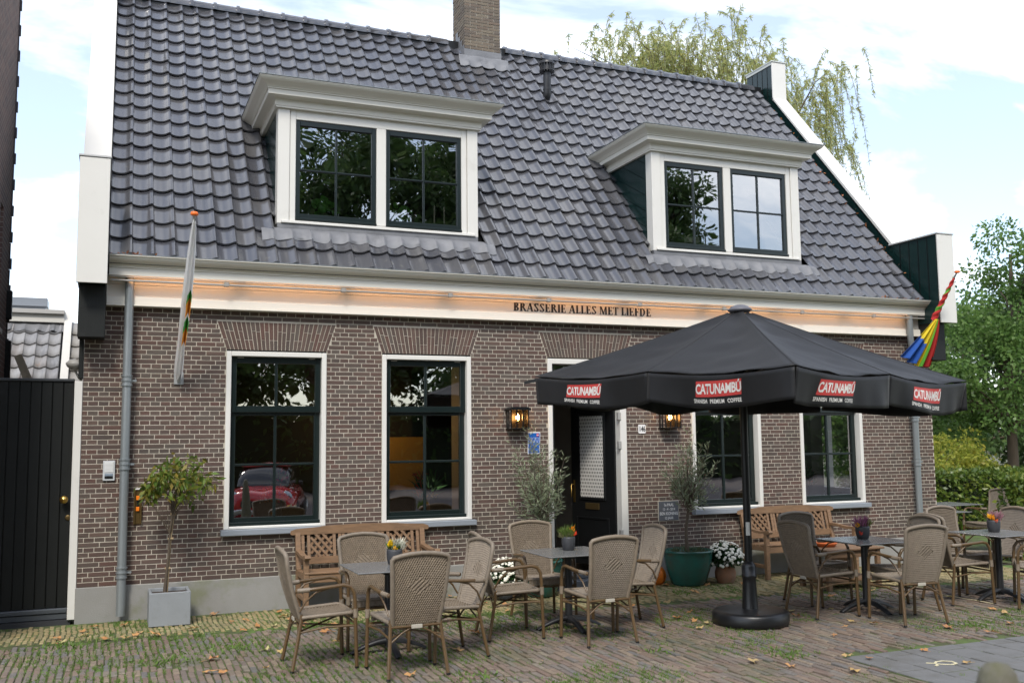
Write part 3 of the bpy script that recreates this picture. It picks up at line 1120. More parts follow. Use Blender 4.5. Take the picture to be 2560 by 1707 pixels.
# lead round the chimney foot
def wav(x):
    u_ = ((x - .215) / TP) % 1.0
    for (a, ha), (b, hb) in zip(PROF, PROF[1:]):
        if a <= u_ <= b: return ha + (hb - ha) * (u_ - a) / (b - a)
    return 0
def apron(name, xa, xb, s_top, s_bot, n0, parent, rag=.02, lift=.052, low=False):
    mb = MB(); mb.cs = True
    jag = {}
    def fn(u_, v_):
        x_ = xa + (xb - xa) * u_
        s_ = s_top + (s_bot - s_top) * v_
        if v_ > .85: s_ += rag * math.sin(x_ * 9.1) * .6 + rag * math.sin(x_ * 31) * .3
        k_ = max(0, (v_ - .35) / .65)
        if low: return rp(x_, s_, .022 + .022 * math.sin(PI * min(1, v_ * 1.1)) + wav(x_) * .9 * min(1, v_ * 2.2) + .003 * math.sin(x_ * 17 + v_ * 5) + .012 * v_)
        return rp(x_, s_, lift + .045 * (1 - v_) + n0 * (1 - v_) ** 2 + wav(x_) * .75 * min(1, k_ * 1.6) + .004 * math.sin(x_ * 17 + v_ * 5))
    mb.grid(fn, int((xb - xa) / .018), 10)
    o = mb.build(name, m_lead, parent, recalc=False)
    sm = o.modifiers.new('sheet', 'SOLIDIFY'); sm.thickness = .004; sm.offset = 0
    return o
apron('chimney_apron', CHM[0] - .12, CHM[1] + .12, s_of_y(CHM[2]) + .08, s_of_y(CHM[2]) - .15, .03, ch)
mb = MB(); mb.box(CHM[0] - .012, CHM[1] + .012, CHM[2] - .012, CHM[3], 7.75, 8.145)
for k in range(4):
    mb.box(CHM[0] - .016, CHM[0] - .008, CHM[2] + .0 + k * .1, CHM[2] + .1 + k * .1, 7.9 + k * .11, 8.21 + k * .11)
    mb.box(CHM[1] + .008, CHM[1] + .016, CHM[2] + .0 + k * .1, CHM[2] + .1 + k * .1, 7.9 + k * .11, 8.21 + k * .11)
mb.build('chimney_flashing', m_lead, ch)

# ------------------------------------------------------------------ windows
def bar_frame(mb, x0, x1, z0, z1, y0, y1, wl, wr, wb, wt, c=.004):
    mb.bbox(x0, x0 + wl, y0, y1, z0, z1, c); mb.bbox(x1 - wr, x1, y0, y1, z0, z1, c)
    mb.bbox(x0 + wl, x1 - wr, y0 + .0015, y1, z0, z0 + wb, c); mb.bbox(x0 + wl, x1 - wr, y0 + .0015, y1, z1 - wt, z1, c)
def pane(parent, x0, x1, z0, z1, y):
    me = bpy.data.meshes.new('pane')
    me.from_pydata([(x0, y, z0), (x1, y, z0), (x1, y, z1), (x0, y, z1)], [], [(0, 1, 2, 3)])
    me.materials.append(m_glass)
    me.transform(Matrix.Translation(-BASE[parent.name]))
    return link_mesh('pane', me, parent)
def facade_window(a, b, z0, z1):
    wn_ = MB()
    bar_frame(wn_, a, b, .885, z1 - .018, -.014, .17, .055, .055, .03, .055, .006)
    win = wn_.build('window', m_white, house)
    mb = MB(); mb.bbox(a - .035, b + .035, -.085, .15, .822, .884, .005); mb.build('window_sill', m_sill, win)
    mb = MB(); mb.box(a + .002, b - .002, .005, .02, z1 - .018, z1 + .004); mb.build('lintel_gap', m_black, win)
    xa, xb = a + .056, b - .056
    zt, zm = z1 - .074, 2.205
    mb = MB(); bar_frame(mb, xa, xb, zm - .035, zt, .050, .105, .062, .062, .072, .07); mb.build('upper_sash', m_green, win)
    mb = MB(); bar_frame(mb, xa + .003, xb - .003, .918, zm - .02, .088, .14, .060, .060, .085, .05)
    mb.bbox(xa, xb, .03, .16, .9155, .955, .006)
    mb.build('lower_sash', m_green, win)
    mid = (xa + xb) / 2
    mb = MB(); mb.bbox(mid - .015, mid + .015, .058, .098, zm + .036, zt - .069, .006); mb.build('muntin', m_green, win)
    mb = MB(); mb.bbox(mid - .015, mid + .015, .096, .134, 1.003, zm - .07, .006); mb.build('muntin', m_green, win)
    zh = 1.585
    mb = MB(); mb.bbox(xa + .063, mid - .0155, .097, .133, zh - .014, zh + .014, .006); mb.bbox(mid + .0155, xb - .063, .097, .133, zh - .014, zh + .014, .006); mb.build('muntin', m_green, win)
    for (p0, p1) in ((xa + .06, mid - .012), (mid + .012, xb - .06)):
        pane(win, p0, p1, zm + .03, zt - .065, .083)
        pane(win, p0, p1, 1.0, zh - .012, .118)
        pane(win, p0, p1, zh + .012, zm - .066, .118)
    mb = MB()
    for xx in (a + .16, b - .16): mb.bbox(xx - .035, xx + .035, .040, .056, z1 - .09, z1 - .078, .002)
    mb.build('sash_hinge', railm, win)
    return win
for k, (a, b, z0, z1) in enumerate(OPEN):
    if k != 2: facade_window(a, b, z0, z1)
# doorway and open door
a, b, z0, z1 = OPEN[2]
mb = MB()
mb.bbox(a, a + .062, -.014, .19, .1, z1 - .018, .006); mb.bbox(b - .095, b, -.014, .19, .1, z1 - .018, .006); mb.bbox(a + .062, b - .095, -.0125, .19, z1 - .085, z1 - .018, .006)
dframe = mb.build('door_frame', m_white, house)
mb = MB(); mb.bbox(a + .066, b - .099, .02, .15, 2.33, 2.40, .005); mb.bbox(a + .063, a + .10, .03, .17, .16, z1 - .086, .004); mb.build('transom_bar', m_black, dframe)
pane(dframe, a + .1, b - .1, 2.40, z1 - .09, .09)
mb = MB(); mb.bbox(a - .02, b + .02, -.20, .26, -.05, .10, .012); mb.bbox(a + .02, b - .02, -.06, .24, .1005, .155, .01); mb.build('door_step', mat('blue_stone', (.11, .125, .145), .45, var=.4, scale=6, col2=(.07, .08, .09)), dframe)
HX, HY = b - .10, .12
ang = R(77)
dl = .90
# door leaf in local coords: along -x from hinge, thickness y
mb = MB(); mb.bbox(-dl, 0, -.02, .02, .165, 2.325, .004)
door = mb.build('door', m_black, house)
door.location = (HX, HY, 0)
mb = MB(); bar_frame(mb, -.80, -.12, .25, .80, -.030, -.0205, .03, .03, .03, .03, .004); bar_frame(mb, -.74, -.18, 1.02, 2.18, -.034, -.0205, .04, .04, .04, .04, .006)
mb.build('panel_moulding', m_black, door)
lace = bpy.data.materials.new('lace_curtain'); lace.use_nodes = True
t = lace.node_tree; pr = t.nodes['Principled BSDF']; pr.inputs['Roughness'].default_value = .8
br = t.nodes.new('ShaderNodeTexBrick'); br.inputs['Scale'].default_value = 1.0
br.inputs['Color1'].default_value = (.02, .02, .02, 1); br.inputs['Color2'].default_value = (.03, .03, .03, 1); br.inputs['Mortar'].default_value = (.62, .60, .56, 1)
br.inputs['Brick Width'].default_value = .034; br.inputs['Row Height'].default_value = .047; br.inputs['Mortar Size'].default_value = .011; br.inputs['Mortar Smooth'].default_value = .3
tcn = t.nodes.new('ShaderNodeTexCoord'); mpn = t.nodes.new('ShaderNodeMapping'); mpn.inputs['Rotation'].default_value = (R(90), 0, 0)
t.links.new(tcn.outputs['Object'], mpn.inputs[0]); t.links.new(mpn.outputs[0], br.inputs[0]); t.links.new(br.outputs[0], pr.inputs['Base Color'])
mb = MB(); mb.box(-.70, -.22, -.026, -.0205, 1.06, 2.14); mb.build('lace_pane', lace, door)
brass = mat('brass', (.55, .36, .10), .3, metal=1.0, var=.3, scale=12, col2=(.35, .22, .07))
oldbrass = mat('dull_brass', (.16, .11, .045), .45, metal=.8, var=.3, scale=12, col2=(.08, .06, .03))
mb = MB(); mb.bbox(-.60, -.32, -.032, -.0205, .90, .985, .003); mb.build('letter_plate', oldbrass, door)
mb = MB(); mb.tube([(-.84, -.03, 1.22), (-.84, -.075, 1.22), (-.84, -.075, 1.05)], .008, 8); mb.bbox(-.86, -.82, -.03, -.0205, .98, 1.28, .003); mb.build('door_handle', brass, door)
door.rotation_euler = (0, 0, -ang)
for zz in (2.12, 1.75, .62):
    mb = MB(); mb.bbox(b - .125, b - .085, -.022, .03, zz - .05, zz + .05, .004); mb.build('hinge', railm, dframe)

# ------------------------------------------------------------------ dormers
def dormer(a, b, ca, cb):
    zb, zs, zt = 4.385, 5.775, 6.055
    # body
    yb_ = 1.62
    mb = MB()
    for (xa, xb) in ((a + .03, a + .06), (b - .06, b - .03)):
        mb.prism([(DY + .01, zb + .02), (DY + .01, zs + .1), (1.55, zs + .1)], (xb - xa, 0, 0), org=(xa, 0, 0), a=(0, 1, 0))
    dm = mb.build('dormer', m_cheek, house)
    # cheek boards, sloping parallel to the roof
    for k in range(6):
        h = .205
        for side in (0, 1):
            mb = MB()
            # board k below soffit, measured square to a 25 degree slope; clipped polygon in yz
            z_hi = zs - k * .225 - .01
            z_lo = z_hi - .215
            tl = math.tan(R(28))
            def line(zr, y): return zr + (y - DY) * tl
            def roofz(y): return E0.z + (y - E0.y) * math.tan(SLP) + .02
            ys = np.linspace(DY + .015, 1.55, 40)
            top_, bot_ = [], []
            for y in ys:
                zt_ = min(line(z_hi, y), zs + .05); zb2 = max(line(z_lo, y), roofz(y))
                if zt_ - zb2 > .005: top_.append((y, zt_)); bot_.append((y, zb2))
            if len(top_) < 2: continue
            xx = a + .008 if side == 0 else b - .030
            mb.prism(bot_ + top_[::-1], (.022, 0, 0), org=(xx, 0, 0), a=(0, 1, 0))
            mb.build('cheek_board', m_cheek, dm)
    # casing
    mb = MB()
    mb.bbox(a, a + .14, DY - .004, DY + .16, zb, zs, .005)
    mb.build('corner_post', m_white, dm)
    mb = MB()
    mb.bbox(b - .14, b, DY - .004, DY + .16, zb, zs, .005)
    mb.build('corner_post', m_white, dm)
    mb = MB()
    x0, x1 = a + .144, b - .144
    mid = (x0 + x1) / 2
    bar_frame(mb, x0, x1, zb + .008, zs, DY + .012, DY + .15, .07, .07, .045, .115, .005)
    mb.bbox(mid - .06, mid + .06, DY + .008, DY + .15, zb + .054, zs - .116, .006)
    mb.bbox(x0 - .1, x1 + .1, DY - .03, DY + .011, zb + .006, zb + .040, .005)
    mb.build('window_casing', m_white, dm)
    for (p, q) in ((x0 + .071, mid - .061), (mid + .061, x1 - .071)):
        mb = MB(); bar_frame(mb, p, q, zb + .055, zs - .117, DY + .03, DY + .085, .052, .052, .085, .062, .004)
        mb.bbox(p, q, DY - .004, DY + .0295, zb + .055, zb + .085, .006)
        so = mb.build('sash', m_green, dm)
        xm = (p + q) / 2
        za, zz = zb + .14, zs - .179
        mb = MB(); mb.bbox(xm - .011, xm + .011, DY + .04, DY + .08, za, zz, .004)
        zh = (za + zz) / 2
        mb.bbox(p + .052, xm - .0115, DY + .041, DY + .079, zh - .011, zh + .011, .004); mb.bbox(xm + .0115, q - .052, DY + .041, DY + .079, zh - .011, zh + .011, .004)
        mb.build('muntin', m_green, dm)
        for (u0, u1) in ((p + .05, xm - .009), (xm + .009, q - .05)):
            for (v0, v1) in ((za - .002, zh - .009), (zh + .009, zz + .002)):
                pane(dm, u0, u1, v0, v1, DY + .06)
    # cornice swept round three sides
    OV = (a - ca + cb - b) / 2
    prof = [(-.02, zs - .002), (.035, zs - .002), (.035, zs + .015), (.042, zs + .02), (.042, zs + .095), (.060, zs + .105), (OV - .12, zs + .112), (OV - .12, zs + .170), (OV - .107, zs + .174), (OV - .107, zs + .184), (OV - .10, zs + .188), (OV - .085, zs + .205), (OV - .055, zs + .225), (OV - .025, zs + .243), (OV - .008, zs + .262), (OV - .004, zs + .272), (OV, zs + .273), (OV, zs + .281), (-.02, zs + .285)]
    path = [(a, 1.70, -1, 0), (a, DY, -1, -1.12), (b, DY, 1, -1.12), (b, 1.70, 1, 0)]
    mb = MB(); mb.sweep(prof, path); mb.build('cornice', m_cream, dm)
    mb = MB(); mb.box(a - OV - .008, b + OV + .008, DY - OV * 1.12 - .01, 1.72, zs + .2855, zs + .293); mb.build('zinc_roof', m_zinc, dm)
    # soffit board between casing and cornice, room inside
    mb = MB(); mb.box(a + .07, b - .07, 1.3, 1.34, zb - .4, zs + .1); mb.box(a + .06, a + .07, DY + .17, 1.3, zb - .4, zs + .1); mb.box(b - .07, b - .06, DY + .17, 1.3, zb - .4, zs + .1); mb.box(a + .07, b - .07, DY + .165, 1.3, zs - .03, zs - .02); mb.box(a + .07, b - .07, DY + .165, 1.3, zb - .05, zb + .02)
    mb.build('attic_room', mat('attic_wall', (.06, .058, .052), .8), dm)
    mb = MB(); mb.bbox(a + .075, b - .075, DY + .155, .62, zb + .085, zb + .125, .004); mb.build('window_board', m_roomw, dm)
    apron('lead_apron', a - .19, b + .18, s_of_y(DY) - .005, s_of_y(DY) - .255, .0, dm, rag=.03, low=True)
    mb = MB(); mb.box(a + .005, b - .005, DY - .008, DY + .05, zb - .13, zb - .001); mb.build('lead_upstand', m_lead, dm)
    return dm
d1 = dormer(*DORM[0])
d2 = dormer(*DORM[1])

# ------------------------------------------------------------------ downpipes
def downpipe(x, zt, bends=None, zcol=(2.5, 1.62, .50)):
    mb = MB()
    y = -.105
    pts = [(x, y, 0.06), (x, y, zt - .28), (x, y, zt)] if not bends else bends
    mb.tube(pts, .046, 14)
    dp = mb.build('downpipe', m_zinc, house)
    for z in zcol:
        mb = MB()
        mb.tube([(x, y, z - .055), (x, y, z + .055)], .050, 14)
        for dz in (-.05, 0, .05): mb.tube([(x, y, z + dz - .008), (x, y, z + dz + .008)], .058, 14)
        mb.bar((x + .05, y, z), (x + .095, y, z), .014, .02)
        mb.bar((x, y, z), (x, 0.01, z), .02, .02)
        mb.build('pipe_bracket', m_zinc, dp)
    return dp
downpipe(.428, 3.62)
downpipe(11.265, 3.6, [(11.265, -.105, 0.06), (11.265, -.105, 3.02), (11.255, -.12, 3.12), (11.215, -.15, 3.26), (11.21, -.155, 3.60)], (2.10, 1.45, .5))

# ------------------------------------------------------------------ furniture materials
m_bam = mat('bamboo_look_tube', (.115, .070, .030), .3, var=.5, scale=9, col2=(.06, .037, .018), stretch=(1, 1, .4))
m_wick = mat('grey_brown_wicker', (.225, .182, .134), .55, var=.55, scale=26, col2=(.12, .095, .07), ramp=[(.225, .182, .134), (.20, .165, .125), (.24, .19, .135), (.215, .18, .14)])
m_teak = mat('teak', (.235, .138, .072), .6, var=.8, scale=7, col2=(.13, .078, .043), stretch=(1, 6, 6), bump=.15, bscale=60, dirt=((.20, .14, .09), .58, .5), dscale=3)
m_ttop = mat('slate_look_tabletop', (.17, .17, .165), .26, var=.5, scale=9, col2=(.105, .11, .115), bump=.05, bscale=30)
m_iron = mat('black_iron', (.014, .015, .017), .4, var=.3, scale=20, col2=(.03, .03, .032))
m_anth = mat('anthracite_pot', (.035, .037, .042), .55, var=.3, scale=20, col2=(.055, .057, .06))
m_terra = mat('terracotta', (.30, .125, .055), .75, var=.8, scale=6, col2=(.20, .16, .12), bump=.3, bscale=40)
m_earth = mat('potting_soil', (.03, .02, .014), .95, var=.5, scale=40, col2=(.07, .04, .025), bump=.6, bscale=50)
m_bark = mat('bark', (.10, .075, .05), .9, var=.6, scale=14, col2=(.05, .038, .028), stretch=(1, 1, .3), bump=.6, bscale=30)

# ------------------------------------------------------------------ wicker chair
def wicker_chair():
    t = thing('wicker_chair', 'x', 'chair', group='wicker terrace chairs')
    # seat: woven grid, dished, front edge rolled down
    def seatf(u, v):
        x = .235 - .41 * v
        hw = .245 - .035 * v
        y = (u - .5) * 2 * hw
        z = .432 - .022 * math.sin(PI * u) * math.sin(PI * min(1, v * 1.1)) + (.010 if v < .03 else 0) - .018 * v
        i = round(u * 36); j = round(v * 30)
        return (x, y, z + (.0055 if (i // 2 + j) % 2 else -.0055))
    mb = MB()
    mb.grid(seatf, 36, 30)
    so = mb.build('seat', m_wick, t, recalc=False)
    mb = MB()
    mb.tube([(-.175, .21, .418), (.0, .23, .428), (.20, .247, .436), (.238, .235, .434), (.242, 0, .430), (.238, -.235, .434), (.20, -.247, .436), (0, -.23, .428), (-.175, -.21, .418)], .016, 8)
    mb.cs = True
    mb.grid(lambda u, v: (.248 + .004 * math.sin(u * 90), (u - .5) * .47, .428 - .055 * v), 44, 3)
    mb.cs = False
    mb.build('seat_rim', m_wick, so, recalc=False)
    # backrest: woven, leaning back, arched top
    def bp(u, v):
        hw = .190 + .045 * v ** .8
        y = (u - .5) * 2 * hw
        arch_ = .035 * (1 - (2 * u - 1) ** 2) * v
        z = .40 + .525 * v + arch_
        x = -.175 - .135 * v - .018 * math.sin(PI * v) - .022 * (1 - (2 * u - 1) ** 2)
        return x, y, z
    def backf(u, v):
        x, y, z = bp(u, v)
        i = round(u * 44); j = round(v * 60)
        dd = abs(u - .5) * 4.6 + abs(v - .55) * 8.5
        a = .0052
        ph = (i + j // 2) % 2 if dd > 1 else ((i + j) // 2) % 2
        return (x + (a if ph else -a), y, z)
    mb = MB()
    mb.grid(backf, 44, 60)
    bk = mb.build('backrest', m_wick, t, recalc=False)
    rim = [bp(0, v) for v in (0, .2, .4, .6, .8, .97)] + [bp(u, 1.0) for u in (.04, .15, .3, .5, .7, .85, .96)] + [bp(1, v) for v in (.97, .8, .6, .4, .2, 0)]
    mb = MB(); mb.tube([(x - .002, y, z) for x, y, z in rim], .0185, 8)
    mb.build('back_rim', m_wick, bk)
    # legs
    for s in (-1, 1):
        mb = MB()
        mb.tube([(-.255, s * .245, 0), (-.215, s * .225, .20), (-.178, s * .206, .40), (-.178, s * .204, .44)], .0155, 8)
        lg = mb.build('leg', m_bam, t)
        mb = MB(); mb.tube([(-.2555, s * .2452, 0.0005), (-.252, s * .244, .014)], .0168, 8); mb.build('foot_cap', m_black, lg)
        mb = MB()
        mb.tube([(.262, s * .272, 0), (.252, s * .268, .30), (.247, s * .266, .52), (.238, s * .266, .60), (.205, s * .267, .648), (.15, s * .268, .664), (-.05, s * .262, .648), (-.205, s * .240, .636), (-.222, s * .222, .634)], .0158, 8)
        lg = mb.build('leg', m_bam, t); lg['label'] = 'front leg curving up into the armrest'
        mb = MB(); mb.tube([(.262, s * .272, 0.0005), (.2615, s * .2718, .014)], .0168, 8); mb.build('foot_cap', m_black, lg)
        mb = MB(); mb.tube([(.2520, s * .2665, .40), (.2505, s * .2660, .47)], .0205, 8); mb.build('binding', m_wick, lg)
        mb = MB(); mb.tube([(-.12, s * .2545, .642), (-.215, s * .233, .635)], .0195, 8); mb.build('binding', m_wick, lg)
        mb = MB()
        mb.tube([(-.195, s * .225, .47), (-.15, s * .240, .55), (-.07, s * .254, .62), (.02, s * .260, .642)], .008, 6)
        mb.build('arm_brace', m_bam, t)
    mb = MB()
    for s in (-1, 1):
        mb.tube([(-.205, s * .216, .30), (.02, s * .235, .335), (.252, s * .262, .335)], .009, 6)
        mb.tube([(-.2, s * .21, .27), (-.19, s * .12, .335), (-.18, 0, .392)], .008, 6)
    mb.tube([(-.185, -.205, .385), (-.19, 0, .385), (-.185, .205, .385)], .012, 6)
    mb.tube([(.245, -.26, .355), (.245, .26, .355)], .010, 6)
    mb.tube([(-.2, -.21, .31), (.245, .26, .345)], .008, 6); mb.tube([(-.2, .21, .31), (.245, -.26, .337)], .008, 6)
    mb.build('stretcher', m_bam, t)
    mb = MB(); mb.bbox(-.214, -.203, -.045, .045, .37, .40, .003); mb.build('maker_plate', mat('pale_plate', (.4, .37, .31), .5), t)
    return t
CHS = [
 (1.92, -2.94, 0, 'wicker armchair facing right, outermost left of all the chairs on the terrace'),
 (2.53, -3.51, 92, 'nearest wicker armchair, its woven back towards us at the left table'),
 (2.52, -2.33, -90, 'wicker armchair facing us behind the left table, in front of the left bench'),
 (3.02, -3.07, 187, 'wicker armchair facing left on the right side of the left table'),
 (3.80, -2.50, -6, 'wicker armchair facing right on the left side of the table before the door'),
 (4.44, -1.84, -92, 'wicker armchair facing us behind the table before the door'),
 (4.47, -3.08, 90, 'wicker armchair with its back to us at the table before the door'),
 (5.06, -2.55, 178, 'wicker armchair facing left beside the orange pumpkin'),
 (7.14, -2.87, 1, 'wicker armchair facing right just right of the parasol pole'),
 (7.62, -2.22, -90, 'wicker armchair facing us in front of the right bench'),
 (7.66, -3.56, 84, 'wicker armchair with its back to us at the table right of the parasol'),
 (8.13, -3.00, 175, 'wicker armchair facing left half hidden at the table right of the parasol'),
 (8.99, -2.89, -7, 'wicker armchair facing right on the left side of the rightmost terrace table'),
 (9.72, -2.33, -88, 'wicker armchair facing us behind the rightmost terrace table'),
 (10.02, -2.52, 172, 'wicker armchair behind the heather pot on the rightmost terrace table'),
 (9.53, -3.55, 135, 'wicker armchair cut off by the right edge of the picture'),
 (13.35, 1.72, 0, 'wicker armchair partly behind the right corner of the house'),
 (13.28, 0.50, 180, 'farthest right wicker armchair, against the hedge'),
]
c0 = wicker_chair()
for i, (x, y, h, lab) in enumerate(CHS):
    o = c0 if i == 0 else copy_tree(c0)
    o.location = (x, y, 0.002); o.rotation_euler = (0, 0, R(h)); o['label'] = lab

# ------------------------------------------------------------------ bistro tables
def bistro_table():
    t = thing('bistro_table', 'x', 'table', group='square terrace tables')
    mb = MB(); mb.bbox(-.36, .36, -.36, .36, .718, .732, .005); mb.build('table_top', m_ttop, t)
    mb = MB(); mb.lathe([(.036, .05), (.036, .69)], 16); mb.build('column', m_iron, t)
    mb = MB(); mb.bbox(-.06, .06, -.06, .06, .665, .717, .006); mb.bar((-.2, 0, .708), (.2, 0, .708), .03, .018); mb.bar((0, -.2, .706), (0, .2, .706), .03, .016); mb.build('top_bracket', m_iron, t)
    for k in range(4):
        a = R(45 + 90 * k - 45)
        mb = MB(); mb.cs = True
        c, s = math.cos(a), math.sin(a)
        def ff(u, v):
            r = .03 + .31 * v
            z = .035 + .075 * math.cos(v * PI / 2) ** .8 - .03 * v
            w_ = .032 - .006 * v
            prof = [(-w_, -.035 + .02 * v), (-w_, 0), (-w_ * .6, .012), (w_ * .6, .012), (w_, 0), (w_, -.035 + .02 * v), (-w_, -.035 + .02 * v)][round(u * 6)]
            zz = max(.002, z + prof[1])
            return (c * r - s * prof[0], s * r + c * prof[0], zz)
        mb.grid(ff, 6, 10)
        mb.cs = False
        mb.build('foot', m_iron, t)
    return t
t0 = bistro_table()
TBS = [(2.58, -2.72, .73, 'square grey bistro table with yellow crocus pot, farthest left'), (4.47, -2.42, .73, 'square grey bistro table standing before the open door'),
       (7.72, -2.90, .73, 'square grey bistro table just right of the parasol pole'), (9.55, -2.98, .73, 'square grey bistro table at the right edge, with heather pot'),
       (11.98, .30, .68, 'small grey table half hidden by the right corner of the house'), (12.90, 1.10, .71, 'thin grey table top near the hedge beyond the house corner')]
for i, (x, y, z, lab) in enumerate(TBS):
    o = t0 if i == 0 else copy_tree(t0)
    o.location = (x, y, .003); o['label'] = lab
    o.scale = (1.55 if i == 5 else 1, 1, z / .73)

# ------------------------------------------------------------------ benches
def bench():
    t = thing('garden_bench', 'x', 'bench', group='teak garden benches')
    W = .76           # half width
    HB = .87
    for s in (-1, 1):
        mb = MB(); mb.bar((s * (W - .04), .24, .002), (s * (W - .04), .20, .44), .055, .06, up=(0, 1, 0)); mb.bar((s * (W - .04), .20, .42), (s * (W - .04), .29, .82), .055, .045, up=(0, 1, 0)); mb.build('rear_leg', m_teak, t)
        mb = MB(); mb.bbox(s * (W - .04) - .028, s * (W - .04) + .028, -.27, -.21, .002, .60, .005); mb.build('front_leg', m_teak, t)
        mb = MB()
        pr = [(.25, .640), (.12, .635), (0, .622), (-.12, .612), (-.22, .618), (-.29, .632), (-.325, .628), (-.335, .605), (-.315, .585), (-.28, .582), (-.22, .588), (-.12, .580), (0, .590), (.12, .602), (.25, .607)]
        mb.prism(pr, (.062, 0, 0), org=(s * (W - .04) - .031, 0, 0), a=(0, 1, 0)); mb.build('armrest', m_teak, t)
        mb = MB(); mb.bbox(s * (W - .04) - .02, s * (W - .04) + .02, -.21, .20, .14, .185, .004); mb.bbox(s * (W - .04) - .02, s * (W - .04) + .02, -.21, .19, .36, .42, .004); mb.build('side_rail', m_teak, t)
    for k in range(6):
        y = -.275 + k * .085
        mb = MB(); mb.bbox(-W + .02, W - .02, y, y + .072, .424 - .004 * k, .446 - .004 * k, .005); mb.build('seat_slat', m_teak, t)
    mb = MB(); mb.bbox(-W + .07, W - .07, -.262, -.235, .335, .42, .004); mb.build('seat_rail', m_teak, t)
    def by(z): return .205 + (z - .44) * .225
    # top rail, arched
    pr = [(-W - .03, .80), (-W - .045, .815), (-W - .04, .845), (-W + .02, .866), (-.35, .888), (0, .895), (.35, .888), (W - .02, .866), (W + .04, .845), (W + .045, .815), (W + .03, .80)]
    mb = MB(); mb.prism(pr, (0, .05, 0), org=(0, by(.84) - .025, 0)); mb.build('top_rail', m_teak, t)
    mb = MB(); mb.bar((-W + .06, by(.52), .52), (W - .06, by(.52), .52), .03, .075); mb.build('lower_rail', m_teak, t)
    # back panels: three lattices between upright slats
    xs_ = []
    span = 2 * (W - .075)
    pw = span / 3
    z0_, z1_ = .555, .805
    for p in range(3):
        xa = -W + .075 + p * pw
        for dx_ in (.02, .085, pw - .085, pw - .02):
            if (p > 0 and dx_ == .02): pass
            mb = MB(); mb.bar((xa + dx_, by(z0_), z0_), (xa + dx_, by(z1_), z1_), .034, .016, up=(0, 1, 0)); mb.build('back_slat', m_teak, t)
        la, lb = xa + .105, xa + pw - .105
        wd = lb - la
        hg = z1_ - z0_
        for d_ in (1, -1):
            for off in (-.5, -.17, .17, .5):
                # diagonal clipped to the panel
                pts = []
                for q in np.linspace(-1.2, 1.2, 97):
                    xx = (la + lb) / 2 + off * wd + q * hg * .9 * d_
                    zz = (z0_ + z1_) / 2 + q * hg
                    if la <= xx <= lb and z0_ <= zz <= z1_: pts.append((xx, zz))
                if len(pts) > 8:
                    (xa_, za_), (xb_, zb_) = pts[0], pts[-1]
                    yo = .004 if d_ > 0 else -.008
                    mb = MB(); mb.bar((xa_, by(za_) + yo, za_), (xb_, by(zb_) + yo, zb_), .026, .010, up=(0, 1, 0)); mb.build('lattice_slat', m_teak, t)
    return t
b0 = bench()
b0.location = (2.97, -.36, 0.002); b0['label'] = 'teak garden bench with lattice back under the two left windows'
b1 = copy_tree(b0); b1.location = (8.90, -.36, 0.002); b1['label'] = 'teak garden bench with lattice back under the right windows, behind the parasol pole'
# low wooden side table right of the second bench
t = thing('wooden_side_table', 'low wooden side table with lower shelf at the right end of the bench', 'side table', (8.62, -1.45, 0.0))
X0, X1, Y0, Y1 = 8.22, 9.02, -1.72, -1.18
for k in range(6):
    mb = MB(); ya = Y0 - .03 + k * .101; mb.bbox(X0 - .04, X1 + .04, ya, ya + .093, .465, .488, .004); mb.build('top_plank', m_teak, t)
for (x, y) in ((X0, Y0), (X1 - .055, Y0), (X0, Y1 - .055), (X1 - .055, Y1 - .055)):
    mb = MB(); mb.bbox(x, x + .055, y, y + .055, .001, .464, .004); mb.build('leg', m_teak, t)
mb = MB(); mb.bbox(X0 + .056, X1 - .056, Y0 + .01, Y0 + .035, .38, .463, .003); mb.build('apron_rail', m_teak, t)
mb = MB(); mb.bbox(X0 + .056, X1 - .056, Y1 - .035, Y1 - .01, .38, .463, .003); mb.build('apron_rail', m_teak, t)
mb = MB(); mb.bbox(X0 - .01, X1 + .01, Y0 + .056, Y1 - .056, .09, .125, .004); mb.build('lower_shelf', m_teak, t)
mb = MB(); mb.lathe([(.0, .0), (.10, .0), (.13, .035), (.135, .05), (.125, .05), (.095, .012), (0, .01)], 20, (8.45, -1.42, .489))
o = mb.build('terracotta_saucer', mat('orange_glaze', (.55, .13, .03), .5)); tag(o, 'round orange dish lying on the low wooden side table', 'dish')

# ------------------------------------------------------------------ parasol
PX0, PY0 = 6.19, -2.98
TH = R(16.49)
LA, LB = 2.987 * .927 / 2, 2.987 / .927 / 2
ZE, ZA, VD = 2.418, 3.130, .272
par = thing('parasol', 'large square black parasol with red coffee logos on its valance', 'parasol', (PX0, PY0, 0))
m_canvas = mat('black_canvas', (.007, .0073, .0083), .58, var=.6, scale=2.0, col2=(.015, .0155, .0175), bump=.10, bscale=260, sheen=.05, spec=.3, dirt=((.02, .02, .022), .63, .35), dscale=1.6)
ux, uy = Vector((math.cos(TH), math.sin(TH), 0)), Vector((-math.sin(TH), math.cos(TH), 0))
def pc(a, b, z): return Vector((PX0, PY0, 0)) + ux * (a * LA) + uy * (b * LB) + Vector((0, 0, z))
def zt(a, b):
    d = ux * (a * LA) + uy * (b * LB)
    return ZE - .025 * d.x + .022 * d.y
RIM = [(-1, 1), (-1, 0), (-1, -1), (0, -1), (1, -1), (1, 0), (1, 1), (0, 1)]
def wr(x, y, s): return math.sin(x * 9.1 + s) * math.sin(y * 7.3 + s * 1.7) * .5 + math.sin(x * 21 + y * 13 + s) * .25
canopy = None
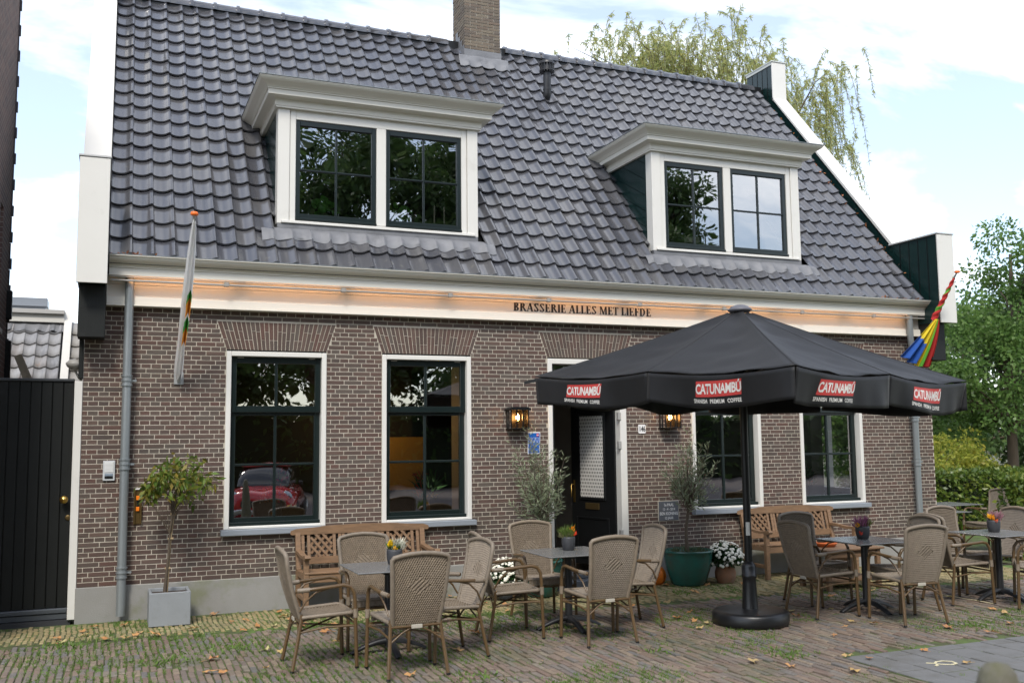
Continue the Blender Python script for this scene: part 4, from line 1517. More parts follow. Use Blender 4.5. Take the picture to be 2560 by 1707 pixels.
for k in range(8):
    A = RIM[k]; B = RIM[(k + 1) % 8]
    mb = MB(); mb.cs = True
    def fn(u, v):
        v_ = .055 + .945 * v
        a = (A[0] + (B[0] - A[0]) * u) * v_; b = (A[1] + (B[1] - A[1]) * u) * v_
        ze = zt(A[0], A[1]) * (1 - u) + zt(B[0], B[1]) * u
        z = ZA + (ze - ZA) * v_
        sag = .055 * math.sin(PI * u) * math.sin(PI * min(1, v_ * .97)) * (1 if v_ < 1 else 0)
        sag += .018 * math.sin(PI * v_)
        w_ = .020 * wr(a * LA, b * LB, k * 2.1) * math.sin(PI * u) * (v_ ** .6) - .045 * math.sin(PI * u) * v_ ** 4 + .012 * math.sin(26 * v_ + k) * math.sin(PI * u) ** 2 * (1 - v_ * .6)
        return pc(a, b, z - sag + w_)
    mb.grid(fn, 18, 30)
    o = mb.build('canopy_panel', m_canvas, par, recalc=False)
    sm = o.modifiers.new('cloth', 'SOLIDIFY'); sm.thickness = .003; sm.offset = -1
# seams along the ribs
for k, (a, b) in enumerate(RIM):
    mb = MB()
    pts = []
    for q in range(13):
        v_ = .055 + .945 * q / 12
        z = ZA + (zt(a, b) - ZA) * v_ - .018 * math.sin(PI * v_)
        pts.append(pc(a * v_, b * v_, z + .001))
    mb.tube(pts, .006, 5); mb.build('canopy_seam', m_canvas, par)
# valance: four sides in two panels, gently waving; the logos are printed on it
valm = {}
def vpoint(k, u, v):
    A = RIM[k]; B = RIM[(k + 1) % 8]
    a = A[0] + (B[0] - A[0]) * u; b = A[1] + (B[1] - A[1]) * u
    z = zt(A[0], A[1]) * (1 - u) + zt(B[0], B[1]) * u
    nrm = (ux * ((A[0] + B[0]) / 2 if A[0] == B[0] else 0) + uy * ((A[1] + B[1]) / 2 if A[1] == B[1] else 0))
    nrm = nrm.normalized()
    wv = (.034 * math.sin(u * 5.2 + k * 1.9) + .016 * math.sin(u * 14 + k) + .006 * math.sin(u * 33 + 2 * k)) * v
    inn = -.03 * v
    zz = z - .012 - .045 * math.sin(PI * u) - VD * v + (.016 * math.sin(u * PI * 2 + k * 2.3) - .005 * math.sin(PI * u)) * v
    return pc(a, b, zz) + nrm * (.004 + wv + inn), nrm
m_red = mat('red_print', (.50, .045, .04), .6, var=.2, scale=30, col2=(.42, .05, .045))
m_wprint = mat('white_print', (.68, .66, .62), .6)
def drape(me, k, uc, vc, wlen, off):
    """lay a flat mesh (x right, y up, metres) onto valance panel k"""
    A = RIM[k]; B = RIM[(k + 1) % 8]
    ln = LB if A[0] == B[0] else LA
    for vtx in me.vertices:
        u = uc + vtx.co.x / ln; v = vc - vtx.co.y / VD
        p, n = vpoint(k, u, v)
        vtx.co = p + n * (off + vtx.co.z)
def flat_text(body, size, offset=0.0, xs=1.0, sp=1.0):
    cu = bpy.data.curves.new('t', 'FONT'); cu.body = body; cu.size = size; cu.offset = offset; cu.align_x = 'CENTER'; cu.align_y = 'CENTER'; cu.space_character = sp; cu.resolution_u = 3
    to = bpy.data.objects.new('t', cu); me = bpy.data.meshes.new_from_object(to)
    bpy.data.objects.remove(to); bpy.data.curves.remove(cu)
    me.materials.clear()
    me.transform(Matrix.Diagonal((xs, 1, 1, 1)))
    return me
for k in range(8):
    mb = MB(); mb.cs = True
    mb.grid(lambda u, v: vpoint(k, .004 + .992 * u, v)[0], 36, 8)
    o = mb.build('valance', m_canvas, par, recalc=False)
    sm = o.modifiers.new('cloth', 'SOLIDIFY'); sm.thickness = .002; sm.offset = -1
    vo = o
    if k in (0, 1, 2, 3):
        uc = {0: .46, 1: .50, 2: .42, 3: .45}[k]
        # red slanted box
        mb = MB()
        W2, H2, SK = .245, .064, .024
        def quadf(u, v):
            x = (u - .5) * 2 * W2; y = (v - .5) * 2 * H2
            return (x + y / H2 * SK * .6, y + .0 + x * .02, 0)
        mb.grid(quadf, 20, 4)
        me = mb.mesh('logo_box', m_red, False); drape(me, k, uc, .40, 0, .0035)
        me.transform(Matrix.Translation((-PX0, -PY0, 0))); link_mesh('logo_box', me, vo)
        me = flat_text('CATUNAMB\u00da', .112, .0032, .74, .94); me.materials.append(m_wprint); me.name = 'logo_lettering'
        me.transform(Matrix.Translation((0, -.004, 0)) @ Matrix(((1, .18, 0, 0), (.02, 1, 0, 0), (0, 0, 1, 0), (0, 0, 0, 1))))
        drape(me, k, uc, .40, 0, .0055); me.transform(Matrix.Translation((-PX0, -PY0, 0))); link_mesh('logo_lettering', me, vo)
        for wd_, ox_ in (('SPANISH', -.185), ('PREMIUM', .0), ('COFFEE', .18)):
            me = flat_text(wd_, .046, .0010, .82, 1.05); me.materials.append(m_wprint); me.name = 'logo_subtitle'
            me.transform(Matrix.Translation((ox_, 0, 0)))
            drape(me, k, uc - .015, .78, 0, .0040); me.transform(Matrix.Translation((-PX0, -PY0, 0))); link_mesh('logo_subtitle', me, vo)
mb = MB(); mb.lathe([(.0, .055), (.05, .05), (.085, .035), (.115, .012), (.125, -.005), (.10, -.02)], 20, (PX0, PY0, ZA - .01)); mb.build('cap', mat('grey_cap', (.10, .10, .115), .45), par)
mb = MB(); mb.lathe([(.038, .10), (.038, 3.09)], 18, (PX0, PY0, 0)); mb.build('pole', m_black, par)
for k, (a, b) in enumerate(RIM):
    mb = MB(); mb.bar(pc(a * .03, b * .03, ZA - .07), pc(a * .985, b * .985, zt(a, b) - .035), .022, .03); r_ = mb.build('rib', m_black, par)
    mb = MB(); mb.bar(pc(a * .03, b * .03, 2.45), pc(a * .5, b * .5, ZA + (zt(a, b) - ZA) * .5 - .075), .016, .02); mb.build('strut', m_black, r_)
mb = MB(); mb.bar(pc(-.97, .97, zt(-1, 1) - .025), pc(-1.055, 1.055, zt(-1, 1) - .062), .03, .03); mb.build('rib_end', m_black, par)
mb = MB(); mb.lathe([(.040, 2.38), (.075, 2.385), (.075, 2.47), (.04, 2.475)], 16, (PX0, PY0, 0)); mb.build('runner_hub', m_black, par)
m_plast = mat('black_base_plastic', (.0075, .008, .009), .36, var=.3, scale=6, col2=(.013, .0135, .0145))
mb = MB(); mb.lathe([(.10, .10), (.088, .12), (.078, .16), (.066, .40), (.066, .44), (.073, .455), (.073, .475), (.066, .48), (.072, .55), (.062, .575), (.052, .59), (.042, .60)], 20, (PX0, PY0, 0)); mb.build('base_socket', m_plast, par)
mb = MB(); mb.lathe([(.0, .001), (.35, .001), (.372, .02), (.375, .05), (.372, .11), (.355, .132), (.32, .138), (.15, .146), (.10, .15), (0, .15)], 40, (PX0, PY0, 0)); mb.build('base', m_plast, par)
mb = MB(); mb.cs = True
mb.grid(lambda u, v: (PX0 + .0392 * math.cos(R(-150 + 60 * u)), PY0 + .0392 * math.sin(R(-150 + 60 * u)), .86 + .13 * v), 8, 1); mb.build('sticker', mat('pale_sticker', (.55, .54, .5), .6), par, recalc=False)

# ------------------------------------------------------------------ leaf materials
def leafm(name, ramp, tr=.3, rough=.5, spec=.35):
    return mat(name, ramp[0], rough, ramp=ramp, transl=tr, spec=spec)
m_lf_olive = leafm('olive_leaf', [(.19, .235, .13), (.28, .32, .20), (.14, .18, .10), (.36, .39, .28), (.22, .27, .145)], .35)
m_lf_small = leafm('autumn_leaf', [(.09, .16, .025), (.14, .21, .03), (.20, .20, .03), (.08, .14, .03), (.26, .18, .03), (.12, .19, .03), (.07, .12, .025)], .35)
m_lf_tree = leafm('tree_leaf', [(.10, .19, .045), (.15, .265, .065), (.065, .125, .032), (.21, .32, .09), (.12, .22, .05)], .5, .4)
m_lf_dark = leafm('dark_tree_leaf', [(.05, .10, .03), (.08, .14, .038), (.04, .075, .025), (.11, .165, .045)], .4)
m_lf_hedge = leafm('hedge_leaf', [(.075, .135, .022), (.125, .185, .03), (.045, .09, .018), (.20, .235, .04), (.09, .15, .025)], .3, .38)
m_lf_yel = leafm('yellow_shrub_leaf', [(.34, .38, .06), (.46, .46, .08), (.24, .32, .05), (.42, .36, .06)], .55)
m_lf_will = leafm('willow_leaf', [(.44, .48, .20), (.36, .43, .19), (.52, .52, .22), (.58, .54, .18), (.40, .45, .22)], .6)
m_lf_mum = leafm('mum_leaf', [(.022, .06, .018), (.035, .085, .022), (.018, .045, .014)], .2)
m_grass = leafm('grass_blade', [(.12, .21, .04), (.16, .26, .05), (.10, .17, .04), (.20, .27, .07)], .4)

def clumpy(n_clump, per, center, radii, crad, shell=.55, squash=.75, seed=0):
    """points and outward-ish directions of leaves gathered in clumps through an ellipsoid"""
    r = np.random.default_rng(seed)
    C = []
    while len(C) < n_clump:
        d = r.normal(size=3); d /= np.linalg.norm(d)
        q = shell + (1 - shell) * r.random()
        C.append(d * q)
    C = np.array(C) * np.array(radii) + np.array(center)
    P, D = [], []
    for c in C:
        k = int(per * r.uniform(.5, 1.5))
        cr_ = crad * r.uniform(.6, 1.35)
        d = r.normal(size=(k, 3)); d /= np.linalg.norm(d, axis=1, keepdims=True)
        rad = cr_ * r.random((k, 1)) ** .45
        p = c + d * rad * np.array([1, 1, squash])
        P.append(p); D.append(d * .8 + r.normal(size=(k, 3)) * .6 + np.array([0, 0, -.35]))
    return np.concatenate(P), np.concatenate(D), C

def limbs(mb, base, top, r0, targets, seed=0, wob=.12):
    r = random.Random(seed)
    base = Vector(base); top = Vector(top)
    n = 7
    tr_ = []
    for i in range(n):
        f = i / (n - 1)
        p = base.lerp(top, f) + Vector((r.uniform(-1, 1), r.uniform(-1, 1), 0)) * wob * f * .5
        tr_.append(p)
    mb.tube(tr_, [r0 * (1.25 if i == 0 else 1 - .75 * i / (n - 1)) for i in range(n)], 9)
    for t_ in targets:
        t_ = Vector(t_)
        f = min(.95, max(.35, (t_.z - base.z) / max(.1, (top.z - base.z)) * .75 + r.uniform(-.1, .05)))
        s = tr_[min(n - 1, int(f * (n - 1)))]
        m1 = s.lerp(t_, .5) + Vector((r.uniform(-1, 1), r.uniform(-1, 1), r.uniform(0, 1))) * wob
        rr = r0 * (1 - .75 * f) * .5
        mb.tube([s, m1, t_], [rr, rr * .6, rr * .2], 5, caps=False)

# ------------------------------------------------------------------ small tree in the grey planter
t = thing('potted_tree', 'young standard tree with drooping yellow-green leaves in a square grey planter', 'potted tree', (.885, -.40, 0))
m_planter = mat('grey_planter', (.24, .255, .265), .7, var=.4, scale=6, col2=(.18, .19, .195), bump=.1, bscale=60, dirt=((.15, .15, .13), .54, .5), dscale=5)
mb = MB()
x0, x1, y0, y1, zt_ = .685, 1.085, -.60, -.20, .335
mb.bbox(x0, x1, y0, y0 + .03, .002, zt_, .006); mb.bbox(x0, x1, y1 - .03, y1, .002, zt_, .006); mb.bbox(x0, x0 + .03, y0 + .0305, y1 - .0305, .002, zt_ - .001, .006); mb.bbox(x1 - .03, x1, y0 + .0305, y1 - .0305, .002, zt_ - .001, .006)
mb.build('planter', m_planter, t)
mb = MB(); mb.box(x0 + .03, x1 - .03, y0 + .03, y1 - .03, .2, .300); mb.build('soil', m_earth, t)
P, D, Cc = clumpy(44, 16, (.98, -.40, 1.47), (.41, .34, .25), .095, .3, .8, 5)
P2, D2, C2_ = clumpy(9, 14, (.66, -.42, 1.36), (.11, .10, .10), .07, .3, .8, 6)
P = np.concatenate([P, P2]); D = np.concatenate([D, D2]) + np.array([0, 0, -.7])
mb = MB(); limbs(mb, (.84, -.40, .29), (.93, -.40, 1.50), .016, list(Cc[:30]) + list(C2_[:4]), 3, .03); mb.build('trunk', m_bark, t)
mb = MB(); mb.tube([(.865, -.385, .29), (.885, -.385, .8), (.93, -.385, 1.26)], .009, 7)
for z, x in ((.55, .862), (.85, .885), (1.1, .905)): mb.tube([(x - .025, -.39, z), (x + .03, -.39, z)], .014, 6)
mb.build('support_stake', mat('bamboo_stake', (.30, .22, .12), .6, var=.3, scale=10), t)
leaf_mesh('crown', P, D, .080, .38, m_lf_small, t, fold=-.05)

# ------------------------------------------------------------------ olive trees
def pot_profile(r, h, thick=.02):
    return [(r * .62, .0), (r * .72, .02), (r * .9, h * .45), (r * .985, h * .8), (r, h * .93), (r * 1.03, h * .94), (r * 1.03, h), (r * .95, h), (r * .93, h * .86), (0, h * .86)]
m_gpot = mat('green_glazed_pot', (.022, .125, .098), .2, var=.7, scale=4, col2=(.035, .045, .038), dirt=((.13, .10, .07), .66, .6), dscale=5)
def olive(loc, label, r, h, trunk_top, crown_c, crown_r, seed, bushy=False):
    t = thing('olive_tree', label, 'olive tree', loc, group='potted olive trees')
    x, y = loc[0], loc[1]
    mb = MB(); mb.lathe(pot_profile(r, h), 30, (x, y, .002)); mb.build('pot', m_gpot, t)
    mb = MB(); mb.lathe([(r * .93, h * .88), (0, h * .885)], 24, (x, y, .002)); mb.build('soil', m_earth, t)
    # shoots: many upright twigs with narrow leaves
    rr = random.Random(seed)
    mb = MB()
    fork = Vector((x + .03, y, trunk_top))
    mb.tube([(x - .01, y, h * .86), (x - .015, y, (h + trunk_top) / 2), fork], [.026, .021, .019], 8)
    P, D = [], []
    c = Vector(crown_c); cr_ = Vector(crown_r)
    for k in range(50 if not bushy else 62):
        d = Vector((rr.gauss(0, 1), rr.gauss(0, 1), rr.gauss(0, 1))).normalized()
        e = c + Vector((d.x * cr_.x, d.y * cr_.y, d.z * cr_.z)) * rr.uniform(.55, 1.05)
        if e.y > -.06: e.y = -.06 - rr.random() * .05
        s = fork + Vector((rr.uniform(-.02, .02), rr.uniform(-.02, .02), rr.uniform(-.05, .15)))
        mid_ = s.lerp(e, .55) + Vector((rr.uniform(-.05, .05), rr.uniform(-.05, .05), -.04))
        mb.tube([s, mid_, e], [.006, .004, .0015], 5, caps=False)
        nl = rr.randint(26, 44)
        for q in range(nl):
            f = .30 + .72 * rr.random()
            p = (s.lerp(mid_, f / .55) if f < .55 else mid_.lerp(e, (f - .55) / .45))
            ax = (e - mid_).normalized()
            o_ = Vector((rr.gauss(0, 1), rr.gauss(0, 1), rr.gauss(0, 1)))
            o_ = (o_ - ax * o_.dot(ax)).normalized()
            dd = ax * rr.uniform(.3, 1.0) + o_ * .8
            P.append(p + o_ * rr.uniform(0, .03)); D.append(dd)
    mb.build('trunk', m_bark, t)
    leaf_mesh('crown', np.array([tuple(p) for p in P]), np.array([tuple(d) for d in D]), .068, .19, m_lf_olive, t)
    # underplanting
    k = 420
    a = nrg.uniform(0, 2 * PI, k); q = r * .8 * np.sqrt(nrg.random(k))
    P = np.stack([x + q * np.cos(a), y + q * np.sin(a), np.full(k, h * .87) + nrg.random(k) * .10 * (1 - q / r)], 1)
    D = np.stack([np.cos(a) * .5, np.sin(a) * .5, np.full(k, .9)], 1) + nrg.normal(size=(k, 3)) * .4
    leaf_mesh('underplanting', P, D, .06, .14, leafm('herb_leaf', [(.05, .075, .03), (.08, .10, .04), (.04, .06, .03)], .2), t)
    return t
olive((7.07, -.47, 0), 'olive tree with short trunk in the big green glazed pot right of the door', .305, .43, .95, (7.20, -.42, 1.46), (.42, .30, .50), 21)
olive((5.03, -.46, 0), 'many-stemmed olive tree left of the door, its green pot behind the wicker chairs', .27, .42, .82, (5.03, -.42, 1.42), (.47, .28, .58), 22, True)

# ------------------------------------------------------------------ mums, pumpkin, vase
m_petal = mat('white_petal', (.78, .76, .66), .6, var=.25, scale=50, col2=(.62, .60, .40), transl=.0)
def mum(loc, label, pot_r, pot_h, dome_r, dome_h, potm):
    t = thing('chrysanthemum_pot', label, 'flower pot', loc, group='white chrysanthemums')
    x, y = loc[0], loc[1]
    mb = MB(); mb.lathe([(pot_r * .7, 0), (pot_r * .95, pot_h * .3), (pot_r, pot_h * .6), (pot_r * .85, pot_h * .92), (pot_r * .9, pot_h), (pot_r * .8, pot_h), (0, pot_h * .9)], 24, (x, y, .002)); mb.build('pot', potm, t)
    n = 1500
    d = rand_dirs(n); d[:, 2] = np.abs(d[:, 2]) * 1.2 - .35
    P = np.array([x, y, pot_h + dome_h * .28]) + d * np.array([dome_r * .95, dome_r * .95, dome_h * .68]) * (nrg.random((n, 1)) ** .4)
    leaf_mesh('foliage', P, d + nrg.normal(size=(n, 3)) * .5, .05, .5, m_lf_mum, t)
    mb = MB(); mb.cs = True
    rr = random.Random(int(x * 100))
    cnt = 0
    while cnt < 190:
        v = Vector((rr.gauss(0, 1), rr.gauss(0, 1), rr.gauss(0, 1))).normalized()
        if v.z < .02 and not (v.z > -.3 and rr.random() < .12): continue
        c = Vector((x + v.x * dome_r, y + v.y * dome_r, pot_h + dome_h * .26 + v.z * dome_h * .74)) + Vector((rr.uniform(-1, 1), rr.uniform(-1, 1), rr.uniform(-1, 1))) * .012
        v = (v + Vector((0, 0, .25))).normalized()
        a = v.orthogonal().normalized(); b = v.cross(a)
        rad = rr.uniform(.017, .025)
        vs = [c + v * rad * .55]
        for ring, (q, hh) in enumerate(((.55, .42), (1.0, -.05))):
            for j in range(10):
                an = 2 * PI * j / 10
                rj = rad * q * (1 if j % 2 or ring == 0 else .78)
                vs.append(c + (a * math.cos(an) + b * math.sin(an)) * rj + v * rad * hh)
        fs = [(0, 1 + j, 1 + (j + 1) % 10) for j in range(10)] + [(1 + j, 11 + j, 11 + (j + 1) % 10, 1 + (j + 1) % 10) for j in range(10)]
        mb.add(vs, fs)
        cnt += 1
    mb.build('blossoms', m_petal, t, recalc=False)
    return t
mum((7.56, -.56, 0), 'white chrysanthemum in a round terracotta pot right of the green pot', .135, .215, .225, .30, m_terra)
mum((4.60, -.50, 0), 'white chrysanthemum half hidden behind the wicker chairs left of the door', .135, .16, .22, .30, m_anth)
t = thing('pumpkin', 'orange pumpkin with pale stalk standing beside the green pot', 'pumpkin', (6.66, -.33, 0))
mb = MB(); mb.lathe([(.03, .0), (.09, .008), (.13, .05), (.145, .11), (.135, .17), (.10, .22), (.05, .245), (.015, .24)], 40, (6.66, -.33, .002), lobes=10, lamp=.035); mb.build('fruit', mat('pumpkin_skin', (.62, .16, .012), .4, var=.4, scale=6, col2=(.5, .10, .01)), t)
mb = MB(); mb.tube([(6.66, -.33, .23), (6.668, -.33, .27), (6.69, -.332, .30)], [.018, .014, .017], 7); mb.build('stalk', mat('pale_stalk', (.6, .55, .42), .7), t)
t = thing('terracotta_vase', 'slim terracotta vase standing behind the big green pot', 'vase', (7.385, -.24, 0))
mb = MB(); mb.lathe([(.07, 0), (.10, .06), (.125, .17), (.115, .28), (.075, .36), (.07, .385), (.085, .40), (.07, .40), (.05, .36), (0, .34)], 24, (7.385, -.24, .002)); mb.build('body', m_terra, t)

# ------------------------------------------------------------------ flower pots on the tables
def table_pot(loc, label, rim, bloom, tops):
    x, y = loc[0], loc[1]
    t = thing('table_flower_pot', label, 'flower pot', loc, group='flower pots on the tables')
    mb = MB(); mb.lathe([(rim * .72, 0), (rim * .82, .01), (rim * .97, .06), (rim, .115), (rim * .93, .135), (rim * .85, .135), (rim * .84, .11), (0, .11)], 22, loc); mb.build('pot', m_anth, t)
    for (nm, col, n, spread, hgt, ln, asp, ox) in tops:
        a = nrg.uniform(0, 2 * PI, n); q = spread * np.sqrt(nrg.random(n))
        P = np.stack([x + ox + q * np.cos(a), y + q * np.sin(a), np.full(n, loc[2] + .11) + nrg.random(n) * hgt * .6], 1)
        D = np.stack([np.cos(a) * .45 + ox * 4, np.sin(a) * .45, np.full(n, 1.0)], 1) + nrg.normal(size=(n, 3)) * .25
        leaf_mesh(nm, P, D, ln, asp, leafm('lf_' + nm + str(int(col[0] * 999)), [col, tuple(c * .7 for c in col), tuple(min(1, c * 1.3) for c in col)], .3), t)
    for (ox, oy, oz, col) in bloom:
        c = Vector(loc) + Vector((ox, oy, oz))
        n = 14
        a = nrg.uniform(0, 2 * PI, n)
        P = np.tile(np.array(c), (n, 1)) + nrg.normal(size=(n, 3)) * .006
        D = np.stack([np.cos(a) * .5, np.sin(a) * .5, np.full(n, 1.0)], 1)
        leaf_mesh('blossom', P, D, .042, .6, leafm('bl%d%d' % (col[0] * 99, col[1] * 99), [col, tuple(min(1, c_ * 1.2) for c_ in col)], .3), t)
ZT = .736
table_pot((2.66, -2.62, ZT), 'grey flower pot with yellow crocuses and white heather on the left table', .072, [(-.045, -.02, .15, (.75, .50, .01)), (-.03, .0, .17, (.75, .55, .02)), (-.01, -.05, .12, (.7, .4, .02))], [('heather', (.55, .55, .45), 160, .06, .12, .06, .15, .03), ('leafage', (.05, .12, .02), 90, .06, .06, .05, .35, 0)])
table_pot((4.52, -2.33, ZT), 'dark flower pot with green grass and orange crocus on the table before the door', .07, [(.045, -.02, .19, (.80, .28, .01)), (.06, -.01, .14, (.75, .06, .02)), (.05, .02, .17, (.78, .35, .02))], [('grass_tuft', (.13, .20, .04), 260, .05, .10, .085, .07, -.01), ('leafage', (.25, .24, .12), 90, .06, .05, .06, .1, -.03)])
table_pot((7.78, -2.82, ZT), 'dark flower pot with purple heather and green grass on the table right of the parasol', .075, [(-.075, -.02, .13, (.70, .36, .02)), (-.06, -.04, .05, (.55, .05, .03))], [('heather', (.30, .11, .20), 170, .06, .12, .07, .14, -.02), ('grass_tuft', (.16, .20, .05), 130, .045, .08, .07, .08, .045)])
table_pot((9.56, -2.93, ZT), 'dark flower pot with pink heather and orange blossoms on the rightmost table', .072, [(-.05, -.03, .14, (.75, .30, .02)), (-.03, -.05, .10, (.75, .12, .03)), (-.055, .0, .16, (.72, .38, .02))], [('heather', (.42, .22, .25), 220, .06, .10, .075, .14, .03), ('leafage', (.05, .10, .03), 60, .05, .04, .05, .3, 0)])

# ------------------------------------------------------------------ things on the wall
m_bulb = mat('lit_bulb', (1, .7, .3), .3, emit=(1, .52, .16), emits=22)
m_lglass = glass_mat('lantern_glass', boost=1.5, base=.02)
def lantern(x, z, label):
    t = thing('wall_lantern', label, 'wall lantern', (x, 0, z), group='wall lanterns by the door')
    w_, d_, h_ = .115, .15, .22
    mb = MB()
    for xx in (-w_, -w_ * .34, w_ * .34, w_):
        mb.box(x + xx - .007, x + xx + .007, -d_ - .012, -d_, z, z + h_)
    for yy in (-.016, -d_ * .5):
        for s in (-1, 1): mb.box(x + s * w_ - .007, x + s * w_ + .007, yy - .007, yy + .007, z, z + h_)
    mb.bbox(x - w_ - .012, x + w_ + .012, -d_ - .018, -.002, z - .014, z, .003)
    mb.build('cage', m_black, t)
    mb = MB(); mb.prism([(-w_ - .028, 0), (w_ + .028, 0), (w_ + .028, .012), (w_ - .01, .035), (-w_ + .01, .035), (-w_ - .028, .012)], (0, d_ + .03, 0), org=(x, -d_ - .032, z + h_)); mb.build('roof', m_black, t)
    mb = MB(); mb.box(x - w_ + .01, x + w_ - .01, -.012, -.002, z, z + h_); mb.build('back_plate', mat('lantern_back', (.05, .035, .02), .35, metal=.4), t)
    mb = MB(); mb.add([(x - w_, -d_ - .004, z), (x + w_, -d_ - .004, z), (x + w_, -d_ - .004, z + h_), (x - w_, -d_ - .004, z + h_)], [(0, 1, 2, 3)])
    for s in (-1, 1): mb.add([(x + s * w_ * .99, -d_, z), (x + s * w_ * .99, -.015, z), (x + s * w_ * .99, -.015, z + h_), (x + s * w_ * .99, -d_, z + h_)], [(0, 1, 2, 3)])
    mb.build('glass', m_lglass, t, recalc=False)
    mb = MB(); mb.lathe([(.008, 0), (.02, .02), (.024, .045), (.016, .07), (.008, .085)], 12, (x, -d_ * .55, z + .09)); mb.build('bulb', m_bulb, t)
    mb = MB(); mb.lathe([(.012, 0), (.012, .03)], 10, (x, -d_ * .55, z + .062)); mb.build('socket', brass, t)
    L_ = bpy.data.lights.new('lantern_light', 'POINT'); L_.energy = .8; L_.color = (1, .55, .2); L_.shadow_soft_size = .03
    lo = bpy.data.objects.new('lantern_light', L_); COL.objects.link(lo); lo.parent = t; lo.location = (0, -d_ * .55 - .03, .13)
lantern(4.925, 1.975, 'lit black wall lantern left of the door, beside the blue sign')
lantern(7.10, 1.975, 'lit black wall lantern right of the door, beside the house number')
# house number
t = thing('house_number_plate', 'white enamel house number plate reading 146', 'number plate', (6.715, 0, 1.97))
m_enam = mat('white_enamel', (.72, .71, .70), .25)
mb = MB(); c = .012; w2, h2 = .055, .058
mb.prism([(-w2 + c, -h2), (w2 - c, -h2), (w2, -h2 + c), (w2, h2 - c), (w2 - c, h2), (-w2 + c, h2), (-w2, h2 - c), (-w2, -h2 + c)], (0, .010, 0), org=(6.715, -.013, 1.955)); mb.build('plate', m_enam, t)
text_mesh('numerals', '146', .092, m_black, t, (6.715, -.0150, 1.953), extrude=.0008, offset=.0022, sx_=.70)
# plaque
t = thing('stone_plaque', 'dark grey foundation stone plaque with white lettering beside the olive tree', 'plaque', (7.085, 0, .885))
mb = MB(); mb.bbox(6.928, 7.245, -.006, .02, .752, 1.02, .003); mb.build('border', m_mortar, t)
mb = MB(); mb.bbox(6.938, 7.235, -.011, .02, .762, 1.010, .002); mb.build('slab', mat('slate_slab', (.105, .11, .125), .5, var=.3, scale=8, col2=(.08, .085, .095)), t)
m_inc = mat('white_inscription', (.66, .66, .66), .6)
for (s_, z_, sz, o_) in (('1e PAAL', .962, .052, .0009), ('12 - 4 - 2014', .906, .044, .0007), ('BEN KONING', .850, .055, .0011), ('12 JAAR', .792, .046, .0009)):
    text_mesh('inscription', s_, sz, m_inc, t, (7.087, -.0125, z_), extrude=.0006, offset=o_, sx_=.82)
# blue sign with glasses and red badge
t = thing('blue_wall_sign', 'blue enamel wall sign with white outlines and a red badge, behind the olive tree', 'sign', (5.155, 0, 1.80))
SX_, SZ_ = 5.085, 1.655
def sp(u, v, y): return (SX_ + u + .10 * v * .35, y, SZ_ + v)
def sprism(mb, pts, y0, th): 
    vs = [sp(u, v, y0) for u, v in pts] + [sp(u, v, y0 + th) for u, v in pts]; n = len(pts)
    mb.add(vs, [tuple(range(n)), tuple(range(2 * n - 1, n - 1, -1))] + [((i + 1) % n, i, n + i, n + (i + 1) % n) for i in range(n)])
mb = MB(); sprism(mb, [(0, 0), (.165, 0), (.165, .27), (0, .27)], -.012, .009); mb.build('plate', m_enam, t)
mb = MB(); sprism(mb, [(.008, .012), (.157, .012), (.157, .258), (.008, .258)], -.0145, .002); mb.build('blue_field', mat('sign_blue', (.008, .10, .40), .35), t)
mb = MB()
pts = [(.128 + .017 * math.cos(2 * PI * k / 16), .234 + .019 * math.sin(2 * PI * k / 16)) for k in range(16)]
sprism(mb, pts, -.0165, .0015); mb.build('badge', mat('sign_red', (.6, .02, .03), .35), t)
mb = MB(); sprism(mb, [(.114, .229), (.142, .229), (.142, .239), (.114, .239)], -.018, .001)
for k in range(3):
    u = .02 + k * .042
    for (a, b) in (((u, .20), (u + .008, .14)), ((u + .034, .20), (u + .026, .14)), ((u, .20), (u + .034, .20)), ((u + .008, .14), (u + .026, .14))):
        mb.bar(sp(a[0], a[1], -.016), sp(b[0], b[1], -.016), .003, .004, up=(0, 1, 0))
for (u, v, n_) in ((.035, .115, 3), (.03, .045, 4), (.03, .028, 4)):
    for k in range(n_): mb.bar(sp(u + k * .027, v, -.016), sp(u + k * .027 + .017, v, -.016), .003, .008, up=(0, 1, 0))
mb.build('emblem', m_enam, t)
# intercom
t = thing('intercom', 'pale grey intercom panel on the brick wall left of the downpipe', 'intercom', (.277, 0, 1.553))
mb = MB(); mb.bbox(.218, .336, -.022, -.001, 1.448, 1.658, .004); mb.build('housing', mat('silver_panel', (.50, .52, .53), .4), t)
mb = MB(); mb.bbox(.232, .322, -.027, -.0225, 1.535, 1.645, .002)
for k in range(7): mb.box(.240, .314, -.0285, -.0272, 1.545 + k * .0135, 1.551 + k * .0135)
mb.build('speaker_grille', mat('pale_panel', (.62, .63, .62), .5), t)
mb = MB(); mb.bbox(.236, .318, -.027, -.0225, 1.498, 1.522, .002); mb.build('name_field', mat('blue_grey_field', (.22, .27, .33), .3), t)
mb = MB(); mb.bbox(.236, .318, -.027, -.0225, 1.470, 1.495, .002); mb.build('call_button', m_black, t)
